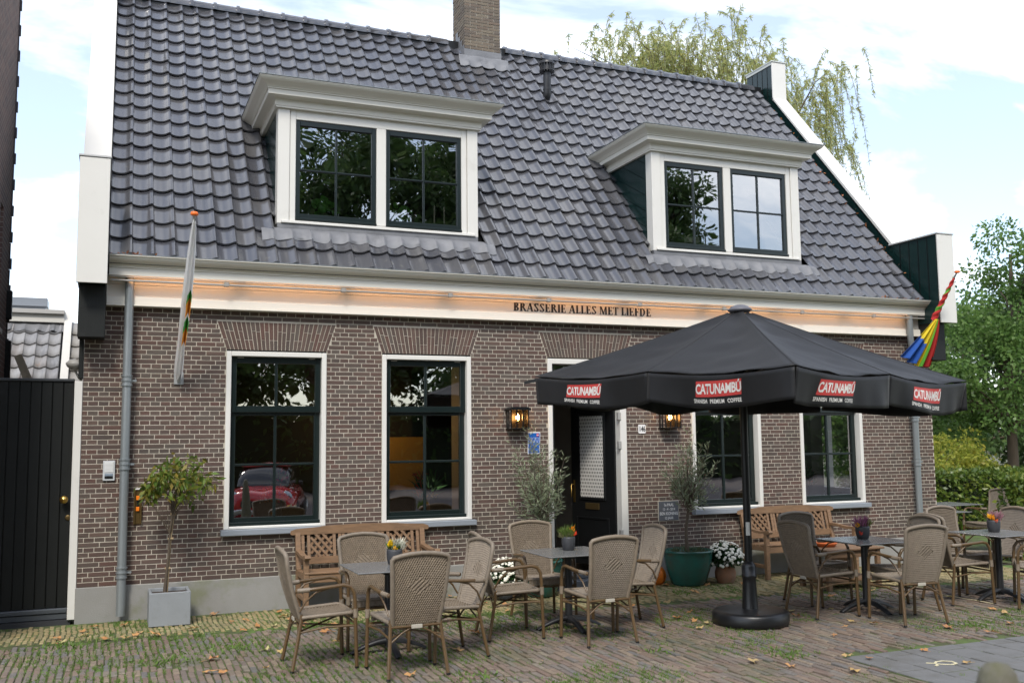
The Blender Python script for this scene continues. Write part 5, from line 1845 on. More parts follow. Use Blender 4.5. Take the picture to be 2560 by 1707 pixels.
# bronze wall rail with orange clips
t = thing('bronze_wall_rail', 'narrow bronze wall fitting with two orange clips below the intercom', 'wall fitting', (.57, 0, 1.165))
mb = MB(); mb.bbox(.530, .610, -.012, -.001, .985, 1.345, .003); mb.bbox(.530, .546, -.035, -.0125, .985, 1.345, .003); mb.bbox(.594, .610, -.035, -.0125, .985, 1.345, .003); mb.build('channel', mat('bronze', (.13, .085, .03), .4, metal=.6), t)
for zz in (1.26, 1.145):
    mb = MB(); mb.bbox(.553, .587, -.034, -.0125, zz - .022, zz + .022, .003); mb.build('orange_clip', mat('orange_plastic', (.8, .20, .01), .4), t)
mb = MB(); mb.bbox(.560, .580, -.026, -.0125, 1.168, 1.237, .003); mb.build('link', m_black, t)
mb = MB(); mb.bbox(.545, .600, -.03, -.002, 1.346, 1.362, .003); mb.build('end_cap', m_enam, t)
# floodlight at the left corner
t = thing('corner_floodlight', 'small grey dome lamp on a bracket at the left corner above the gate', 'outdoor lamp', (-.06, .15, 2.63))
mb = MB(); mb.lathe([(.0, .055), (.05, .045), (.085, .01), (.088, 0), (.075, -.03), (.03, -.065), (0, -.07)], 18, (-.09, .06, 2.68)); mb.build('dome', mat('lamp_grey', (.30, .29, .27), .4), t)
mb = MB(); mb.tube([(-.09, .06, 2.62), (-.05, .08, 2.54), (-.02, .1, 2.50)], .012, 7); mb.build('bracket', railm, t)

# ------------------------------------------------------------------ flags
t = thing('flagpole_with_white_flag', 'furled white flag with green and orange print on a leaning silver pole', 'flag', (.955, -.02, 2.50))
PB, PT = Vector((.955, -.05, 2.56)), Vector((.995, -1.18, 4.10))
m_alu = mat('aluminium_pole', (.48, .48, .47), .35, metal=.7)
mb = MB(); mb.tube([PB, PT], .014, 10); mb.build('pole', m_alu, t)
mb = MB(); mb.lathe([(.0, .02), (.03, .018), (.038, .006), (.038, -.012), (.025, -.02), (0, -.02)], 14, PT + Vector((0, 0, .01))); mb.build('orange_cap', mat('orange_cap', (.85, .16, .02), .4), t)
mb = MB(); mb.bbox(.905, 1.005, -.016, -.001, 2.47, 2.60, .003); mb.tube([(.955, -.01, 2.50), (.955, -.04, 2.545), PB + (PT - PB) * .06], .022, 8); mb.build('bracket', mat('galvanised', (.36, .37, .37), .5, metal=.4), t)
m_fw = mat('white_cloth', (.85, .85, .84), .75, transl=.5)
m_fg = mat('flag_green', (.05, .32, .05), .7); m_fo = mat('flag_orange', (.75, .30, .03), .7)
mb = MB(); mb.cs = True
def wf(u, v):
    # cloth hanging from the upper pole, folded along it
    f = .985 - .93 * v
    p = PB.lerp(PT, f) + Vector((0, 0, -.02))
    w_ = .016 + .040 * math.sin(PI * min(1, v * 1.02)) ** .6 + .06 * max(0, v - .8) * 5 * .6
    ang = [(-.6, .0, 0), (-.25, -.05, -.5), (.1, .03, -1), (.45, -.04, -.6), (.8, .04, -.25), (1.0, -.02, -.9)]
    i = u * 5
    k = min(4, int(i)); q = i - k
    a, b = ang[k], ang[k + 1]
    d = [a[j] + (b[j] - a[j]) * q for j in range(3)]
    return p + Vector((d[0] * w_ - .03 * v, d[1] * .5 - .01, d[2] * w_ * 1.9 - .02 * v))
mb.grid(wf, 20, 40)
fc = mb.build('cloth', [m_fw, m_fg, m_fo], t, recalc=False)
mi = []
for j in range(40):
    for i in range(20):
        v = j / 40; u = i / 20
        k = 0
        if u > .35:
            if .40 < v < .47 or .585 < v < .66: k = 1
            elif .47 <= v < .565 or .66 <= v < .76: k = 2
        if u < .45 and k: k = k if (i + j) % 7 > 4 else 0
        mi.append(k)
fc.data.polygons.foreach_set('material_index', mi)
# right: colourful flag wound round its pole
t = thing('flagpole_with_coloured_flag', 'red, yellow, blue and green flag wound round a slanting pole at the right corner', 'flag', (11.35, -.02, 2.80))
QB, QT = Vector((11.30, -.03, 2.86)), Vector((11.33, -.97, 4.13))
mb = MB(); mb.tube([QB, QT], .013, 8); mb.build('pole', m_alu, t)
mb = MB(); mb.lathe([(.0, .02), (.03, .018), (.038, .006), (.038, -.012), (.02, -.02), (0, -.02)], 12, QT); mb.build('orange_cap', MATS['orange_cap'], t)
m_fr = mat('flag_red', (.55, .03, .03), .65, var=.3, scale=8, col2=(.42, .03, .03)); m_fy = mat('flag_yellow', (.72, .55, .02), .65); m_fb = mat('flag_blue', (.02, .10, .42), .65); m_fgr = mat('flag_lime', (.12, .42, .04), .65); m_fk = mat('flag_black', (.012, .012, .012), .7)
mb = MB(); mb.cs = True
ax = (QT - QB).normalized(); sa = ax.orthogonal().normalized(); sb = ax.cross(sa)
def wrapf(u, v):
    f = .94 - .43 * v
    p = QB.lerp(QT, f)
    r = .020 + .022 * v + .006 * math.sin(u * 2 * PI * 2 + v * 40)
    a = u * 2 * PI
    return p + (sa * math.cos(a) + sb * math.sin(a)) * r
mb.grid(wrapf, 20, 44)
fo = mb.build('wound_cloth', [m_fr, m_fgr], t, recalc=False)
fo.data.polygons.foreach_set('material_index', [1 if ((i / 20 + j * .055) % 1.0) < .26 else 0 for j in range(44) for i in range(20)])
mb = MB(); mb.cs = True
top = QB.lerp(QT, .52)
def hangf(u, v):
    a = (u - .5)
    spread = (.07 + .46 * v ** .8)
    x = a * spread - .07 * v
    ypl = .06 * math.sin(u * 2 * PI * 4.5) * (.3 + v)
    z = -.02 - .66 * v + .16 * v * max(0, -a) * 2
    q = top + (QB - top) * (v * .75)
    return Vector((q.x + x, q.y - .06 + ypl * .8 - .10 * (1 - v) * v, top.z + z))
mb.grid(hangf, 48, 18)
fo = mb.build('hanging_cloth', [m_fb, m_fy, m_fgr, m_fr, m_fk], t, recalc=False)
mi = []
for j in range(18):
    for i in range(48):
        u = i / 48; v = j / 18
        if u < .40: k = 1 if v < .42 + .25 * u else 0
        elif u < .56: k = 1
        elif u < .68: k = 2
        else: k = 3
        if v > .9 and u > .62 and u < .75: k = 4
        mi.append(k)
fo.data.polygons.foreach_set('material_index', mi)

# ------------------------------------------------------------------ gate and left neighbours
t = thing('plank_gate', 'tall black plank gate with brass knob left of the house', 'gate', (-.65, .13, 0))
XG0, XG1 = -1.65, -.085
n = 15; pw = (XG1 - XG0) / n
pm = MB(); pm.bbox(.003, pw - .003, 0, .022, 0, 2.345, .004); pmm = pm.mesh('plank', m_blackwood)
for k in range(n): link_mesh('plank', pmm, t, (XG0 + k * pw, .115 + rng.uniform(-.001, .001), .155))
mb = MB(); mb.box(XG0, XG1, .138, .17, .16, 2.4955); mb.build('backing', m_black, t)
mb = MB(); mb.bbox(XG0, XG1, .095, .17, 2.496, 2.525, .005); mb.build('top_rail', mat('gate_top', (.05, .055, .06), .45), t)
mb = MB(); mb.bbox(XG0, XG1, .07, .17, .10, .152, .01); mb.bbox(XG0, XG1, .085, .17, .04, .0995, .006); mb.build('weather_board', mat('gate_weatherboard', (.07, .08, .09), .4, var=.3, scale=5), t)
mb = MB(); mb.lathe([(.0, 0), (.028, 0), (.03, .006), (.014, .012), (.014, .035), (.034, .05), (.042, .07), (.036, .092), (.0, .10)], 18); me = mb.mesh('knob', brass); me.transform(Matrix.Rotation(R(90), 4, 'X'))
link_mesh('knob', me, t, (-.150, .114, 1.263))
mb = MB(); mb.lathe([(0, 0), (.03, 0), (.03, .006), (.018, .01), (0, .01)], 18); me = mb.mesh('lock', oldbrass); me.transform(Matrix.Rotation(R(90), 4, 'X'))
link_mesh('lock', me, t, (-.106, .114, 1.072))
mb = MB(); mb.box(XG0, -.05, .03, .3, -.05, .036); mb.build('threshold', mat('dark_stone', (.035, .036, .04), .6), t)
mb = MB(); mb.bbox(-.082, -.004, -.005, .16, .04, 2.495, .004)
o = mb.build('white_gate_post', m_white); tag(o, 'white painted gate post between black gate and brick wall', 'gate post')
# neighbouring brick house, far left
t = thing('neighbour_house', 'tall dark brick side wall with narrow window, cut off by the left picture edge', 'house', (-2.0, 1.0, 0))
m_nb = bpy.data.materials.new('neighbour_brick'); m_nb.use_nodes = True
tt = m_nb.node_tree; pr = tt.nodes['Principled BSDF']; pr.inputs['Roughness'].default_value = .9
br = tt.nodes.new('ShaderNodeTexBrick'); br.inputs['Scale'].default_value = 1
br.inputs['Color1'].default_value = (.20, .12, .095, 1); br.inputs['Color2'].default_value = (.13, .085, .075, 1); br.inputs['Mortar'].default_value = (.30, .27, .23, 1)
br.inputs['Brick Width'].default_value = .21; br.inputs['Row Height'].default_value = .06; br.inputs['Mortar Size'].default_value = .005
tcn = tt.nodes.new('ShaderNodeTexCoord'); sx2 = tt.nodes.new('ShaderNodeSeparateXYZ'); cx2 = tt.nodes.new('ShaderNodeCombineXYZ')
tt.links.new(tcn.outputs['Object'], sx2.inputs[0]); tt.links.new(sx2.outputs[1], cx2.inputs[0]); tt.links.new(sx2.outputs[2], cx2.inputs[1]); tt.links.new(cx2.outputs[0], br.inputs[0]); tt.links.new(br.outputs[0], pr.inputs['Base Color'])
NX = -.925
mb = MB()
mb.box(-6, NX, -1.2, .86, 0, 7.5); mb.box(-6, NX, 1.16, 2.02, 0, 7.5); mb.box(-6, NX, .86, 1.16, 0, 3.15); mb.box(-6, NX, .86, 1.16, 4.55, 7.5); mb.box(-6, NX - .2, .86, 1.16, 3.15, 4.55)
mb.build('wall', m_nb, t, recalc=False)
mb = MB(); mb.box(NX - .12, NX - .06, .86, .91, 3.15, 4.55); mb.box(NX - .12, NX - .06, 1.11, 1.16, 3.15, 4.55); mb.box(NX - .12, NX - .06, .91, 1.11, 3.15, 3.2); mb.box(NX - .12, NX - .06, .91, 1.11, 4.5, 4.55)
wfo = mb.build('window', m_white, t)
mb = MB(); mb.box(NX - .11, NX - .10, .91, 1.11, 3.2, 4.5); mb.build('pane', m_black, wfo)
mb = MB(); mb.bbox(NX - .06, NX + .035, .83, 1.19, 3.09, 3.148, .004); mb.build('sill', m_white, wfo)
mb = MB()
for k in range(18): mb.box(NX - .06, NX + .012, 2.025, 2.06, 2.0 + k * .33, 2.32 + k * .33); 
for k in range(18): mb.box(NX - .05, NX + .028, 2.022, 2.07, 2.0 + k * .33, 2.13 + k * .33)
mb.build('verge_tiles', mat('verge_tile', (.035, .03, .034), .5), t)
OR = [(.42, .16, .07), (.36, .14, .07), (.47, .20, .09), (.30, .13, .08)]
m_ot = mat('orange_roof_tile', (.4, .15, .07), .8, var=.5, scale=10, col2=(.25, .13, .08), ramp=OR)
for k in range(5):
    for c in range(3):
        mb = MB(); mb.cs = True
        yy, zz = -.6 + k * .26, 6.35 + k * .30
        xa = NX - .10 - c * .24
        mb.grid(lambda u, v: (xa - .24 * (1 - u) + .02, yy + .30 * v - .02 * 1, zz + .34 * v + .05 * math.sin(u * PI) - .03 * v + .02), 8, 2)
        o = mb.build('roof_tile', m_ot, t, recalc=False)
        o.modifiers.new('thick', 'SOLIDIFY').thickness = .02
mb = MB(); mb.bbox(NX - .05, NX + .06, 1.98, 2.08, 2.35, 3.1, .01); mb.bbox(NX - .02, NX + .06, 1.9, 2.0, 3.35, 3.7, .01); mb.build('black_downpipe_head', m_black, t)
# roof of the house behind the gate
t = thing('rear_house', 'old grey and orange pantile roof with white bargeboard seen above the gate', 'house', (-.8, 7.5, 0))
TG = [(.20, .205, .22), (.26, .26, .265), (.17, .175, .19), (.24, .235, .24), (.30, .30, .30), (.21, .21, .23), (.19, .195, .21), (.22, .20, .19), (.16, .165, .18), (.21, .21, .225)]
m_ot2 = mat('old_pantile', (.2, .2, .2), .7, var=.6, scale=7, col2=(.36, .36, .36), ramp=TG, stretch=(3, 1, .4), dirt=((.36, .16, .05), .62, .7), dscale=2.6)
RSL = R(48)
def rr_(x, s, n): return Vector((x, 6.2 + s * math.cos(RSL) - n * math.sin(RSL), 2.56 + s * math.sin(RSL) + n * math.cos(RSL)))
for r_ in range(7):
    for c in range(9):
        xa = -2.02 + c * .185
        s0 = -.15 + r_ * .285
        if s0 > 1.72: continue
        if xa > -.62: continue
        mb = MB(); mb.cs = True
        mb.grid(lambda u, v: rr_(xa + .19 * u, s0 + .33 * v, .035 * (1 - v) + PROF[round(u * 11)][1] * .95), 11, 2)
        mb.cs = False
        o = mb.build('roof_tile', m_ot2, t, recalc=False)
        o.modifiers.new('thick', 'SOLIDIFY').thickness = .018
m_gt2 = mat('pale_grey_tile', (.33, .32, .305), .7, var=.3, scale=5, col2=(.26, .25, .24))
for r_ in range(8):
    s0 = -.25 + r_ * .30
    if s0 > 1.7: continue
    for c in range(2):
        xa = -.38 + c * .2
        mb = MB(); mb.cs = True
        mb.grid(lambda u, v: rr_(xa + .205 * u, s0 + .33 * v, .035 * (1 - v) + PROF[round(u * 11)][1] * .8), 11, 2)
        o = mb.build('pale_roof_tile', m_gt2, t, recalc=False); o.modifiers.new('thick', 'SOLIDIFY').thickness = .018
mb = MB(); mb.add([rr_(-2.3, -.8, -.02), rr_(.2, -.8, -.02), rr_(.2, 1.9, -.02), rr_(-2.3, 1.9, -.02)], [(0, 1, 2, 3)]); mb.build('roof_underlay', m_black, t, recalc=False)
mb = MB(); mb.prism([(-.9, -.02), (2.06, -.02), (2.06, .12), (-.9, .12)], (.12, 0, 0), org=rr_(-.50, 0, 0), a=(0, math.cos(RSL), math.sin(RSL)), b=(0, -math.sin(RSL), math.cos(RSL))); mb.build('bargeboard', m_white, t)
mb = MB(); mb.grid(lambda u, v: rr_(-2.1 + 1.6 * u, 1.58 + .25 * v, .05 + wav(-2.1 + 1.6 * u) * (1 - v)), 60, 3); mb.build('lead_flashing', m_lead, t, recalc=False)
zr = rr_(0, 1.83, 0)
mb = MB(); mb.bbox(-2.4, -.50, zr.y - .12, zr.y + .15, zr.z + .02, zr.z + .16, .005); mb.build('white_fascia', m_white, t)
mb = MB(); mb.bbox(-2.4, -.50, zr.y - .18, zr.y + .2, zr.z + .165, zr.z + .24, .005); mb.build('grey_fascia', mat('pale_grey_board', (.45, .44, .42), .6), t)
mb = MB(); mb.bbox(-2.2, -.78, zr.y - .05, zr.y + .5, zr.z + .30, zr.z + .45, .008); mb.bbox(-2.2, -.80, zr.y, zr.y + .4, zr.z + .24, zr.z + .2995, .004); mb.build('skylight', mat('skylight_grey', (.28, .31, .35), .3), t)
mb = MB(); mb.bbox(-2.2, 0.1, 6.0, 9.5, 0, 2.3, .01); mb.build('wall', m_nb, t)
mb = MB(); mb.bar((-.80, 2.6, 2.98), (-.60, 2.6, 2.50), .05, .028); mb.bar((-.845, 2.62, 2.97), (-.66, 2.62, 2.50), .05, .07); o = mb.build('leaning_bargeboard', mat('weathered_board', (.50, .45, .34), .7, var=.5, scale=8)); tag(o, 'slanting weathered wooden board above the black gate, at the left wall', 'board')

# ------------------------------------------------------------------ hedges and trees on the right
def hedge(name, label, x0, x1, y0, y1, h, n, m, ang=0.0, size=.075):
    t = thing(name, label, 'hedge', ((x0 + x1) / 2, (y0 + y1) / 2, 0))
    mb = MB(); mb.box(x0 + .12, x1 - .12, y0 + .12, y1 - .12, 0, h - .12); mb.build('twigs', mat('hedge_core', (.012, .018, .006), .95), t)
    A = [((x1 - x0) * h), ((x1 - x0) * h) * .3, (y1 - y0) * h, (y1 - y0) * h, (x1 - x0) * (y1 - y0)]
    A = np.array(A) / sum(A)
    k = nrg.choice(5, size=n, p=A)
    r = nrg.random((n, 3))
    P = np.empty((n, 3)); Nn = np.zeros((n, 3))
    P[:, 0] = x0 + (x1 - x0) * r[:, 0]; P[:, 1] = y0 + (y1 - y0) * r[:, 1]; P[:, 2] = h * r[:, 2]
    d = np.abs(nrg.normal(size=n)) * .09
    bump_ = .03 * np.sin(P[:, 0] * 5.1) * np.sin(P[:, 2] * 6.3 + P[:, 1] * 4) + .02 * np.sin(P[:, 0] * 11 + P[:, 2] * 9)
    for i, (ax_, v_, sg) in enumerate(((1, y0, -1), (1, y1, 1), (0, x0, -1), (0, x1, 1), (2, h, 1))):
        q = k == i
        P[q, ax_] = v_ - sg * d[q] + sg * bump_[q]
        Nn[q, ax_] = sg
    leaf_mesh('foliage', P, Nn * .8 + nrg.normal(size=(n, 3)) * .7 + np.array([0, 0, -.2]), size, .6, m, t, fold=.06)
    return t
hedge('rear_hedge', 'long clipped green hedge behind the terrace, right of the house', 12.9, 19.5, 2.6, 3.5, 1.14, 15000, m_lf_hedge, size=.085)
hedge('front_hedge', 'clipped hedge end at the right picture edge, beside the wicker chairs', 12.52, 14.6, -.72, -.36, 1.20, 6000, m_lf_hedge, size=.075)
def tree(name, label, base, trunk_top, r0, center, radii, ncl, per, crad, m, size, aspect=.6, seed=1, shell=.5, cat='tree', squash=.7, group=None):
    t = thing(name, label, cat, base, group=group)
    P, D, Cc = clumpy(ncl, per, center, radii, crad, shell, squash, seed)
    mb = MB(); limbs(mb, base, trunk_top, r0, list(Cc[:min(len(Cc), 46)]), seed, .25); mb.build('trunk', m_bark, t)
    leaf_mesh('crown', P, D, size, aspect, m, t, fold=.05)
    return t
gt = thing('garden_tree', 'tall leafy green tree right of the house, its trunk behind the hedge', 'tree', (19.25, 5.2, 0))
Pa, Da, Ca = clumpy(84, 360, (19.5, 5.2, 3.35), (2.75, 2.3, 1.75), .52, .45, .7, 4)
Pb, Db, Cb = clumpy(40, 330, (20.1, 5.2, 5.0), (1.45, 1.3, 1.75), .46, .4, .8, 14)
mb = MB(); limbs(mb, (19.25, 5.2, 0), (19.6, 5.2, 6.0), .14, list(Ca[:36]) + list(Cb[:16]), 4, .25); mb.build('trunk', m_bark, gt)
leaf_mesh('crown', np.concatenate([Pa, Pb]), np.concatenate([Da, Db]), .10, .6, m_lf_tree, gt, fold=.05)
tree('background_tree', 'dense dark green tree behind the garden tree, close to the house corner', (20.2, 10.5, 0), (20.2, 10.5, 4), .16, (20.4, 10.5, 2.5), (2.6, 2.2, 1.7), 80, 220, .8, m_lf_tree, .15, seed=5)
tree('far_tree', 'hazy dark tree at the right picture edge behind the trunk', (27.5, 14, 0), (27.5, 14, 5), .2, (27.5, 14, 3.6), (4.5, 3.0, 3.4), 80, 190, 1.0, m_lf_dark, .2, seed=6)
tree('yellow_shrub', 'yellow-green shrub growing just behind the long hedge', (16.9, 5.0, 0), (16.9, 5.0, 1.2), .05, (16.7, 5.0, 1.25), (1.7, .8, .62), 60, 130, .35, m_lf_yel, .085, seed=7, cat='shrub')
# willow behind the house: hanging strands
def willow(name, label, base, h, strands, seed):
    t = thing(name, label, 'tree', base)
    r = random.Random(seed)
    mb = MB(); P, D = [], []
    b = Vector(base)
    mb.tube([b, b + Vector((.1, 0, h * .35)), b + Vector((-.2, .1, h * .62))], [.34, .26, .18], 9)
    root = b + Vector((-.1, .05, h * .55))
    for (ex, ez, n_, drop, wd) in strands:
        e = Vector((ex, base[1] + r.uniform(-1, 1), ez))
        m1 = root.lerp(e, .55) + Vector((0, 0, .7))
        mb.tube([root, m1, m1.lerp(e, .6) + Vector((0, 0, .25)), e], [.07, .03, .014, .004], 6, caps=False)
        for k in range(int(n_ * 3.4)):
            f = r.uniform(.45, 1.03)
            s = m1.lerp(e, min(1, (f - .45) / .55)) + Vector((r.gauss(0, wd), r.gauss(0, .5), r.gauss(.12, .30)))
            ln = drop * r.uniform(.35, 1.15)
            cx_ = r.uniform(-.55, .75); cy_ = r.uniform(-.3, .3)
            pts = []
            upk = r.uniform(.0, .22)
            for q in range(7):
                g_ = q / 6
                pts.append(s + Vector((cx_ * g_ * ln * .8, cy_ * g_, upk * g_ * ln * .55 - ln * g_ * g_ * 1.0)))
            mb.tube(pts, .006, 3, caps=False)
            for q in range(int(56 * ln) + 14):
                g_ = r.random() * 5.999
                i = int(g_)
                p = pts[i].lerp(pts[i + 1], g_ - i)
                P.append(tuple(p)); D.append((r.gauss(0, .6) + .2, r.gauss(0, .6), r.gauss(-.6, .5)))
    mb.build('trunk', m_bark, t)
    leaf_mesh('crown', np.array(P), np.array(D), .115, .18, m_lf_will, t)
willow('willow_tree', 'pale yellow-green willow with hanging strands rising behind the roof ridge', (15.2, 9.0, 0), 12.0,
       [(9.9, 10.9, 5, .5, .25), (10.4, 11.1, 8, .6, .3), (10.8, 11.3, 12, .8, .35), (11.7, 11.7, 44, 1.0, .42), (12.5, 11.6, 54, 1.1, .5), (13.2, 11.3, 44, 1.2, .55), (14.0, 11.9, 20, 1.0, .4), (14.6, 11.0, 22, 1.3, .5), (15.6, 11.6, 18, 1.5, .35), (16.6, 11.7, 20, 1.8, .4), (17.4, 11.3, 18, 1.9, .4), (18.2, 10.6, 16, 2.0, .35), (18.6, 9.6, 9, 1.8, .3), (13.0, 10.4, 20, 1.0, .6), (12.2, 10.7, 18, .9, .5)], 3)

# ------------------------------------------------------------------ across the street (seen in the window panes)
for i, (x, y, zc, rx, rz, lab) in enumerate(((-7, -24, 8.0, 4.5, 5.5, 'street tree across the road, farthest left of the row'), (0.5, -23, 8.5, 4.5, 5.5, 'street tree across the road opposite the gate'), (7.5, -22, 8.2, 4.2, 5.5, 'street tree across the road opposite the left windows'), (14.0, -22.5, 8.6, 4.2, 5.6, 'street tree across the road opposite the door'), (20.6, -22.5, 8.6, 3.4, 6.0, 'street tree across the road, last of the row on the right'))):
    tree('street_tree', lab, (x, y, -.05), (x + .2, y, 9), .42, (x, y, zc), (rx, 3.2, rz), 64, 520, 1.25, m_lf_dark, .22, seed=30 + i, shell=.25, group='street trees across the road')
for i, (x, zc, rx) in enumerate(((-12, 5, 4), (-4, 5.5, 4.2), (3.8, 5, 4), (10.8, 5.2, 4), (17.2, 5, 3.2))):
    tree('park_tree', ['park tree across the road behind the first gap from the left', 'park tree across the road behind the second gap', 'park tree across the road behind the third gap', 'park tree across the road behind the fourth gap', 'park tree across the road at the right end'][i], (x, -31, -.05), (x, -31, 5), .3, (x, -31, zc), (rx, 2.5, 3.8), 50, 170, 1.2, m_lf_dark, .3, seed=50 + i, shell=.2, group='park trees across the road')
hedge('park_hedge', 'tall dark hedge across the road, seen only in the window panes', -18, 55, -29, -27.5, 2.8, 18000, m_lf_dark, size=.3)
# red car parked beside the photographer
def car(loc, rz):
    t = thing('parked_car', 'small dark red car with round headlights, mirrored in the left window', 'car')
    m_cp = mat('red_car_paint', (.42, .010, .016), .25, coat=1.0)
    m_cg = mat('car_glass', (.01, .012, .014), .03, spec=1.0)
    def loft(mb, st, n=20, pw_=3.2):
        mb.cs = True
        vs = []
        for (y, hw, z0, z1) in st:
            for j in range(n):
                a = 2 * PI * j / n + PI / n
                c, s = math.cos(a), math.sin(a)
                k = (abs(c) ** pw_ + abs(s) ** pw_) ** (-1 / pw_)
                vs.append((hw * c * k, y, (z0 + z1) / 2 + (z1 - z0) / 2 * s * k))
        fs = [(i * n + j, i * n + (j + 1) % n, (i + 1) * n + (j + 1) % n, (i + 1) * n + j) for i in range(len(st) - 1) for j in range(n)]
        fs += [tuple(range(n))[::-1], tuple(range((len(st) - 1) * n, len(st) * n))]
        mb.add(vs, fs); mb.cs = False
    mb = MB(); loft(mb, [(1.86, .52, .36, .62), (1.80, .70, .28, .78), (1.62, .80, .24, .86), (1.2, .84, .22, .92), (.8, .84, .22, .95), (0, .85, .22, .95), (-1.0, .85, .22, .96), (-1.6, .82, .24, .94), (-1.82, .74, .3, .85)]); bd = mb.build('body', m_cp, t)
    mb = MB(); loft(mb, [(.98, .60, .90, .95), (.55, .64, .9, 1.32), (.30, .64, .9, 1.38), (-1.1, .63, .9, 1.38), (-1.45, .60, .9, 1.25), (-1.66, .58, .9, .97)]); mb.build('cabin_glass', m_cg, t)
    mb = MB(); loft(mb, [(.52, .60, 1.345, 1.40), (.2, .63, 1.34, 1.42), (-1.1, .62, 1.34, 1.42), (-1.4, .55, 1.32, 1.38)]); mb.build('roof', m_cp, t)
    m_hl = mat('headlight_glass', (.35, .38, .42), .05, spec=1.0, metal=.6)
    for s in (-1, 1):
        mb = MB(); mb.lathe([(.0, .05), (.08, .04), (.125, .0), (.135, -.03), (.0, -.04)], 18); me = mb.mesh('headlight', m_hl); me.transform(Matrix.Rotation(R(-68), 4, 'X')); me.transform(Matrix.Translation((s * .60, 1.72, .72))); link_mesh('headlight', me, t)
        for yy in (1.22, -1.24):
            mb = MB(); mb.lathe([(.0, -.09), (.2, -.09), (.29, -.085), (.30, -.05), (.30, .05), (.29, .085), (.2, .09), (0, .09)], 24); me = mb.mesh('wheel', m_black); me.transform(Matrix.Rotation(R(90), 4, 'Y')); me.transform(Matrix.Translation((s * .76, yy, .30))); wo = link_mesh('wheel', me, t)
            mb = MB(); mb.lathe([(.0, .0), (.18, .0), (.19, .012), (0, .02)], 18); me = mb.mesh('rim', m_alu); me.transform(Matrix.Rotation(R(90 * s), 4, 'Y')); me.transform(Matrix.Translation((s * .852, yy, .30))); link_mesh('rim', me, wo)
        mb = MB(); mb.bbox(s * .86 - .07, s * .86 + .07, .55, .68, .93, 1.04, .03); mb.build('mirror', m_black, t)
    mb = MB(); mb.bbox(-.78, .78, 1.80, 1.895, .34, .42, .02); mb.build('bumper', m_alu, t)
    mb = MB(); mb.bbox(-.38, .38, 1.82, 1.88, .46, .60, .02); mb.build('grille', m_black, t)
    t.location = loc; t.rotation_euler = (0, 0, rz)
car((3.75, -12.2, -.044), R(14))

# ------------------------------------------------------------------ bollard, chalk marks
t = thing('wooden_bollard', 'blurred mossy round-topped post at the bottom right corner', 'bollard', (2.86, -8.93, -.018))
bx, by_ = 2.86, -8.93
mb = MB(); mb.lathe([(.085, .0), (.085, .94), (.083, .965), (.066, .985), (.066, 1.02), (.064, 1.06), (.054, 1.10), (.034, 1.125), (0, 1.132)], 20, (bx, by_, -.018)); mb.build('post', mat('mossy_wood', (.13, .12, .10), .9, var=.8, scale=16, col2=(.085, .085, .035), bump=.6, bscale=30, dirt=((.17, .155, .12), .55, .7), dscale=9), t)
m_chalk = mat('cream_chalk', (.62, .56, .36), .9)
def ribbon(name, pts, wd, z, label):
    mb = MB()
    P_ = [Vector((x, y, z)) for x, y in pts]
    vs = []
    for i, p in enumerate(P_):
        a = P_[max(0, i - 1)]; b = P_[min(len(P_) - 1, i + 1)]
        d = (b - a).normalized(); n_ = Vector((-d.y, d.x, 0)) * wd / 2
        vs += [p - n_, p + n_, p - n_ + Vector((0, 0, .002)), p + n_ + Vector((0, 0, .002))]
    fs = []
    for i in range(len(P_) - 1):
        b = i * 4
        fs += [(b + 2, b + 3, b + 7, b + 6), (b, b + 2, b + 6, b + 4), (b + 3, b + 1, b + 5, b + 7)]
    mb.add(vs, fs); o = mb.build(name, m_chalk); tag(o, label, 'chalk mark'); return o
pts = [(6.41, -5.02), (6.46, -5.06), (6.52, -5.02), (6.585, -5.02), (6.635, -5.065), (6.62, -5.13), (6.56, -5.15), (6.50, -5.12), (6.46, -5.075), (6.43, -5.12), (6.395, -5.13)]
ribbon('chalk_loop', pts, .022, .0045, 'cream chalk loop drawn on the grey paving tiles')
ribbon('chalk_streak', [(9.20, -2.42), (9.21, -2.6), (9.20, -2.78), (9.215, -2.98), (9.2, -3.2)], .018, .006, 'thin white chalk streak on the brown paving under the right tables')

# ------------------------------------------------------------------ fallen leaves, weeds
m_fall = mat('fallen_leaf', (.4, .2, .06), .8, ramp=[(.46, .22, .08), (.55, .30, .12), (.38, .17, .08), (.60, .48, .18), (.42, .24, .12), (.56, .52, .24)], transl=.2)
protos = []
for k in range(4):
    mb = MB()
    n = 10
    vs = [(0, 0, .012)]
    for j in range(n):
        a = 2 * PI * j / n
        r = (.038 if j % 2 == 0 else .022) * rng.uniform(.8, 1.25) * (1.25 if j == 0 else 1)
        vs.append((r * math.cos(a) * 1.2, r * math.sin(a), .004 + rng.uniform(0, .022)))
    fs = [(0, 1 + j, 1 + (j + 1) % n) for j in range(n)]
    mb.add(vs, fs); mb.tube([(.04, 0, .008), (.075, .006, .004)], .0016, 4, caps=False)
    protos.append(mb.mesh('fallen_leaf', m_fall, False))
spots = []
lr = random.Random(99)
while len(spots) < 130:
    x = lr.uniform(-.6, 9.5); y = lr.uniform(-6.6, -.08)
    if lr.random() < .35: y = lr.uniform(-1.3, -.05); x = lr.uniform(-.5, 8)
    if not in_view((x, y, 0), -.005): continue
    if (x - PX0) ** 2 + (y - PY0) ** 2 < .17: continue
    if .62 < x < 1.15 and y > -.7: continue
    spots.append((x, y))
